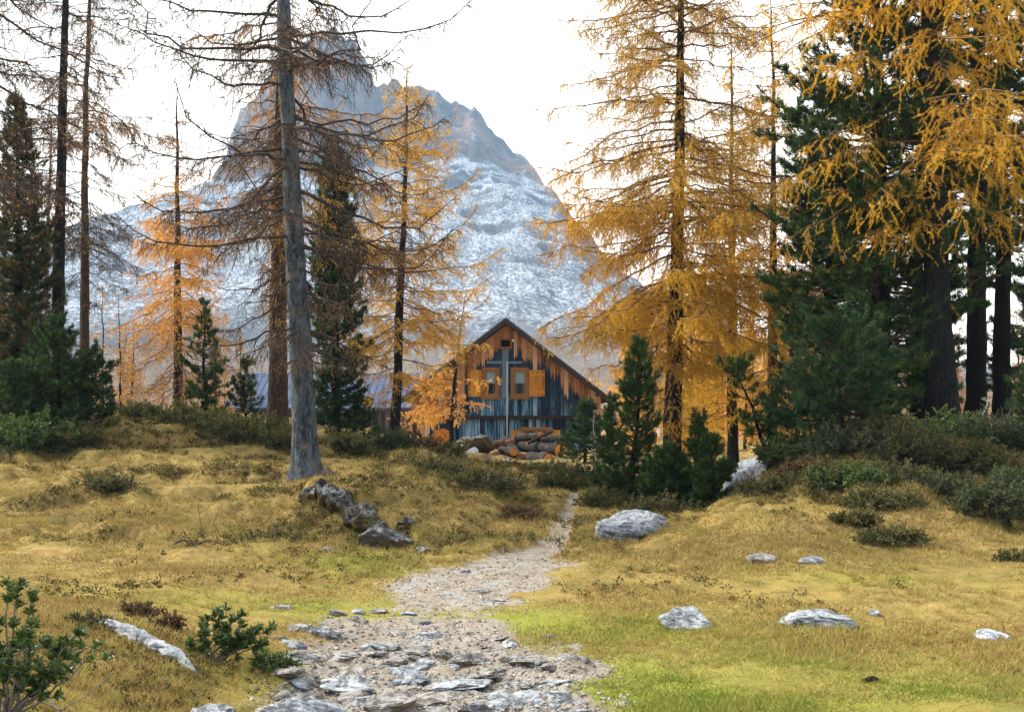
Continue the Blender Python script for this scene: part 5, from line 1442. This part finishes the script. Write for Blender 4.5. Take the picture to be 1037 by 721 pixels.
# ------------------------------------------------------------------ turf: blades and heath sprigs
def turf():
    rs = np.random.RandomState(77)
    N = 620000
    # even density over the picture: depth sampled by the row it falls in
    row = HZ + (760 - HZ) * rs.rand(N) ** 1.15
    d = np.minimum(EYE * F / np.maximum(row - HZ + 6, 8) , 40); d = np.clip(d * (.96 + .08 * rs.rand(N)), 4.4, 26)
    x = (rs.rand(N) * 2 - 1) * .56 * d
    pm = path_mask(x, d)
    keep = rs.rand(N) > pm * 1.35
    x = x[keep]; d = d[keep]; pm = pm[keep]
    N = len(x); z = ground_z(x, d); g = green_mask(x, d); h = heath_mask(x, d)
    tall = np.clip(.6 + 1.1 * fbm(x * .9, d * .9, 91, 4) + .8 * h, .12, 2.0)
    L = (.018 + .042 * rs.rand(N) ** 1.5) * tall * (.85 + d / 14)
    D = unit(np.stack([rs.normal(size=N) * .75, rs.normal(size=N) * .75, np.full(N, .9)], 1))
    pick = np.clip(g * 1.05 + .22 * rs.normal(size=N) + .16 * fbm(x * 1.1, d * 1.1, 92, 3), 0, 1)
    mb = MB(); W = .0016 + .00042 * d
    B = np.stack([x, d, z - .004], 1)
    tint = np.clip(.60 * pick + .13 * rs.normal(size=N) ** 2 + .10 * fbm(x * 3, d * 3, 93, 3) + .26 * np.maximum(fbm(x * 1.7 + 5, d * 1.7, 95, 4) - .08, 0), 0, .74)
    dk = rs.rand(N) < h * .55 +   .10 * sstep(.1, .5, fbm(x * 4.5, d * 3.5, 94, 3)) + .03
    tint = np.where(dk, .85 + .15 * rs.rand(N), tint)
    spikes(mb, B, D, L, W * 1.5, rs, 0, tint)
    for rk in ROCKS:
        rx_, ry_, rz_ = rk.location
        if ry_ > 16.5: continue
        sx_ = max(v[0] for v in rk.bound_box) ; sy_ = max(v[1] for v in rk.bound_box)
        n_ = int(1500 * min(1.6, sx_ / .25)); a_ = rs.rand(n_) * 6.283; q_ = .86 + .5 * rs.rand(n_) ** 2
        xx, yy = sx_ * q_ * np.cos(a_), sy_ * q_ * np.sin(a_); c_, s_ = math.cos(rk.rotation_euler[2]), math.sin(rk.rotation_euler[2])
        xw, yw = rx_ + xx * c_ - yy * s_, ry_ + xx * s_ + yy * c_
        gg = green_mask(xw, yw); lng = sx_ * (.10 + .28 * rs.rand(n_)) * (1.5 - q_) * (.5 + .8 * (fbm(xw * 5, yw * 5, 97, 2) > -.1)) + .012
        spikes(mb, np.stack([xw, yw, ground_z(xw, yw) - .005], 1), unit(np.stack([rs.normal(size=n_) * .6, rs.normal(size=n_) * .6, np.full(n_, 1.)], 1)), lng, .0022 + .00055 * ry_, rs, 0, np.clip(.28 + .35 * gg + .16 * rs.normal(size=n_), 0, .8))
    T_ = 15000; dt = 4.8 + 17 * rs.rand(T_) ** 1.3; xt = (rs.rand(T_) * 2 - 1) * .56 * dt
    wgt = np.clip(.25 + 1.6 * fbm(xt * .8, dt * .8, 98, 4), 0, 1) * (.35 + .65 * sstep(9.5, 14, dt)) + .5 * sstep(-1.2, -2.0, xt) * sstep(8, 6.5, dt)
    kk_ = (rs.rand(T_) < wgt) & (path_mask(xt, dt) < .12); xt = xt[kk_]; dt = dt[kk_]; T_ = len(xt); bl = 34
    sc_ = np.repeat((.5 + .9 * rs.rand(T_)) * (.6 + dt / 26), bl)
    ox, oy = rs.normal(size=T_ * bl) * .022 * sc_, rs.normal(size=T_ * bl) * .022 * sc_
    xb, yb = np.repeat(xt, bl) + ox, np.repeat(dt, bl) + oy
    Db = unit(np.stack([ox / (.022 * sc_) * .5 + rs.normal(size=T_ * bl) * .25, oy / (.022 * sc_) * .5 + rs.normal(size=T_ * bl) * .25, np.full(T_ * bl, .8)], 1))
    gb = green_mask(xb, yb)
    spikes(mb, np.stack([xb, yb, ground_z(xb, yb) - .004], 1), Db, (.035 + .065 * rs.rand(T_ * bl)) * sc_, .0020 + .00048 * yb, rs, 0, np.clip(np.repeat(.18 + .22 * rs.rand(T_), bl) + .3 * gb + .12 * rs.normal(size=T_ * bl), 0, 1))
    E_ = 26000; de = 4.6 + 13 * rs.rand(E_) ** 1.4; xe = (rs.rand(E_) * 2 - 1) * .56 * de
    ke = (path_mask(xe, de) < .2) & (rs.rand(E_) < .35 + .9 * fbm(xe * .7, de * .7, 99, 3)); xe = xe[ke]; de = de[ke]; E_ = len(xe)
    spikes(mb, np.stack([xe, de, ground_z(xe, de)], 1), unit(np.stack([rs.normal(size=E_), rs.normal(size=E_), .25 + .6 * rs.rand(E_)], 1)), .05 + .09 * rs.rand(E_), .0012 + .00036 * de, rs, 0, np.where(rs.rand(E_) < .3, .9, .12 + .25 * rs.rand(E_)))
    o = mb.obj('grass', foliage_mat('turf_blades', [(0, (.21, .12, .045)), (.12, (.36, .245, .088)), (.34, (.43, .335, .115)), (.55, (.29, .29, .06)), (.74, (.165, .215, .032)), (.84, (.085, .065, .024)), (1, (.17, .11, .045))], .3, .8, .1))
    tag(o, 'short golden and green mountain grass', kind='stuff')
    # heath sprigs: low tufts with small leaves
    M = 60000
    d2 = 4.6 + 24 * rs.rand(M) ** 1.1; x2 = (rs.rand(M) * 2 - 1) * .58 * d2
    hm = heath_mask(x2, d2) * (1 - path_mask(x2, d2)); k = rs.rand(M) < hm * .9
    x2 = x2[k]; d2 = d2[k]; M = len(x2); z2 = ground_z(x2, d2)
    c = 16; r_ = np.repeat(.03 + .06 * rs.rand(M), c) * np.repeat(.5 + d2 / 22, c)
    P = np.stack([np.repeat(x2, c), np.repeat(d2, c), np.repeat(z2, c)], 1) + unit(rs.normal(size=(M * c, 3)) * [1, 1, .8] + [0, 0, .5]) * (r_ * rs.rand(M * c) ** .5)[:, None]
    P[:, 2] = np.maximum(P[:, 2], np.repeat(z2, c) + .002)
    dd = np.repeat(d2, c)
    mb = MB(); leaves(mb, P, unit(rs.normal(size=(M * c, 3)) + [0, 0, .6]), unit(rs.normal(size=(M * c, 3)) + [0, 0, .7]), .010 + .0016 * dd, .005 + .0008 * dd, 0, np.repeat(np.clip(.45 + .3 * rs.normal(size=M), 0, 1), c))
    tag(mb.obj('ground_cover', M_heath_mix), 'low brownish green dwarf heath over the slopes', kind='stuff')
    # gravel
    M = 9000; py = 566 + 170 * rs.rand(M); dg = EYE * F / (py - HZ); xg = (250 + 400 * rs.rand(M) - CX) / F * dg
    k = rs.rand(M) < path_mask(xg, dg); xg = xg[k]; dg = dg[k]; M = len(xg); zg = ground_z(xg, dg)
    O = np.array([(1, 0, 0), (0, 1, 0), (-1, 0, 0), (0, -1, 0), (0, 0, .7), (0, 0, -.5)], float); FF = np.array([(0, 1, 4), (1, 2, 4), (2, 3, 4), (3, 0, 4), (1, 0, 5), (2, 1, 5), (3, 2, 5), (0, 3, 5)])
    sz = .004 + .014 * rs.rand(M) ** 2.5 + .0005 * dg; a = rs.rand(M) * 6.28
    V = O[None] * (sz[:, None, None] * (.6 + .7 * rs.rand(M, 6, 1)))
    X = V[..., 0] * np.cos(a)[:, None] - V[..., 1] * np.sin(a)[:, None]; Yv = V[..., 0] * np.sin(a)[:, None] + V[..., 1] * np.cos(a)[:, None]
    V = np.stack([X + xg[:, None], Yv + dg[:, None], V[..., 2] + zg[:, None] + .003], -1)
    mb = MB(); mb.add(V.reshape(-1, 3), (np.arange(M)[:, None, None] * 6 + FF[None]).reshape(-1, 3), 0, np.repeat(rs.rand(M), 6), False)
    gm = NT('gravel_bits'); tag(mb.obj('gravel', gm.finish(gm.ramp(gm.attr('tint'), [(0, (.13, .11, .09)), (.5, (.27, .24, .205)), (1, (.44, .42, .39))]), .95, None, .1)), 'loose pale gravel on the footpath', kind='stuff')
M_heath_mix = foliage_mat('heath_sprigs', [(0, (.04, .03, .012)), (.4, (.09, .075, .022)), (.7, (.15, .12, .03)), (1, (.13, .15, .035))], .25, .7, .15)
turf()

# ------------------------------------------------------------------ light, sky, air, camera
SUN_EL, SUN_AZ = R(40), R(-68)            # azimuth from +Y towards +X
sd = Vector((math.sin(SUN_AZ) * math.cos(SUN_EL), math.cos(SUN_AZ) * math.cos(SUN_EL), math.sin(SUN_EL)))
sl = bpy.data.lights.new('sun', 'SUN'); sl.energy = 3.7; sl.angle = R(8); sl.color = (1.0, .93, .82)
so = bpy.data.objects.new('sun', sl); COL.objects.link(so); so.rotation_euler = (-sd).to_track_quat('-Z', 'Y').to_euler(); so.location = (0, 0, 60)

w = bpy.data.worlds.new('World'); scene.world = w; w.use_nodes = True
nt = w.node_tree; nt.nodes.clear()
out = nt.nodes.new('ShaderNodeOutputWorld'); bg = nt.nodes.new('ShaderNodeBackground'); bg.inputs['Strength'].default_value = .1
sky = nt.nodes.new('ShaderNodeTexSky'); sky.sky_type = 'NISHITA'; sky.sun_disc = False; sky.sun_elevation = SUN_EL; sky.sun_rotation = SUN_AZ; sky.altitude = 1900; sky.dust_density = 2.0
tc = nt.nodes.new('ShaderNodeTexCoord'); nz = nt.nodes.new('ShaderNodeTexNoise'); nz.inputs['Scale'].default_value = 2.2; nz.inputs['Detail'].default_value = 6
mp = nt.nodes.new('ShaderNodeMapping'); mp.inputs['Scale'].default_value = (1, 1, 2.2); nt.links.new(tc.outputs['Generated'], mp.inputs['Vector']); nt.links.new(mp.outputs['Vector'], nz.inputs['Vector'])
sp = nt.nodes.new('ShaderNodeSeparateXYZ'); nt.links.new(tc.outputs['Generated'], sp.inputs[0])
def wm(op, a, b, clamp=False):
    n = nt.nodes.new('ShaderNodeMath'); n.operation = op; n.use_clamp = clamp
    for sock, v in ((n.inputs[0], a), (n.inputs[1], b)):
        if hasattr(v, 'is_linked'): nt.links.new(v, sock)
        else: sock.default_value = v
    return n.outputs[0]
# cloud over the valley head, thinning to blue behind the viewer
cover = wm('ADD', wm('MULTIPLY', sp.outputs['Y'], .62), wm('ADD', wm('MULTIPLY', nz.outputs['Fac'], 1.3), -.08), True)
mx = nt.nodes.new('ShaderNodeMix'); mx.data_type = 'RGBA'; mx.inputs[7].default_value = (12.2, 11.6, 10.4, 1)
nt.links.new(cover, mx.inputs[0]); nt.links.new(sky.outputs['Color'], mx.inputs[6]); nt.links.new(mx.outputs[2], bg.inputs['Color']); nt.links.new(bg.outputs[0], out.inputs['Surface'])

HAZE = True
if HAZE:
    hb = MB(); box(hb, (-1500, -60, -25), (1500, 1460, 640))
    hm = bpy.data.materials.new('mountain_air'); hm.use_nodes = True; hm.node_tree.nodes.clear()
    ho = hm.node_tree.nodes.new('ShaderNodeOutputMaterial'); pv = hm.node_tree.nodes.new('ShaderNodeVolumePrincipled')
    pv.inputs['Density'].default_value = .00027; pv.inputs['Density Attribute'].default_value = ''; pv.inputs['Color'].default_value = (.40, .67, 1.0, 1); pv.inputs['Anisotropy'].default_value = .2
    hm.node_tree.links.new(pv.outputs[0], ho.inputs['Volume'])
    try: hm.cycles.homogeneous_volume = True
    except Exception: pass
    tag(hb.obj('haze', hm), 'thin bluish mountain haze', kind='stuff')

cam = bpy.data.cameras.new('camera'); co = bpy.data.objects.new('camera', cam); COL.objects.link(co)
co.location = (0, 0, EYE); co.rotation_euler = (R(90), 0, 0)
cam.sensor_width = 36; cam.sensor_fit = 'HORIZONTAL'; cam.lens = 36 * F / 1037.; cam.shift_y = (HZ - 360.5) / 1037.
cam.clip_start = .05; cam.clip_end = 6000
scene.camera = co
vs = scene.view_settings; scene.display_settings.display_device = 'sRGB'; vs.view_transform = 'Standard'; vs.look = 'None'; vs.exposure = 1.38; vs.gamma = 1.0; vs.use_curve_mapping = False
scene.cycles.use_denoising = True
scene.cycles.max_bounces = 6; scene.cycles.diffuse_bounces = 3; scene.cycles.glossy_bounces = 2; scene.cycles.transmission_bounces = 4; scene.cycles.volume_bounces = 0; scene.cycles.transparent_max_bounces = 8
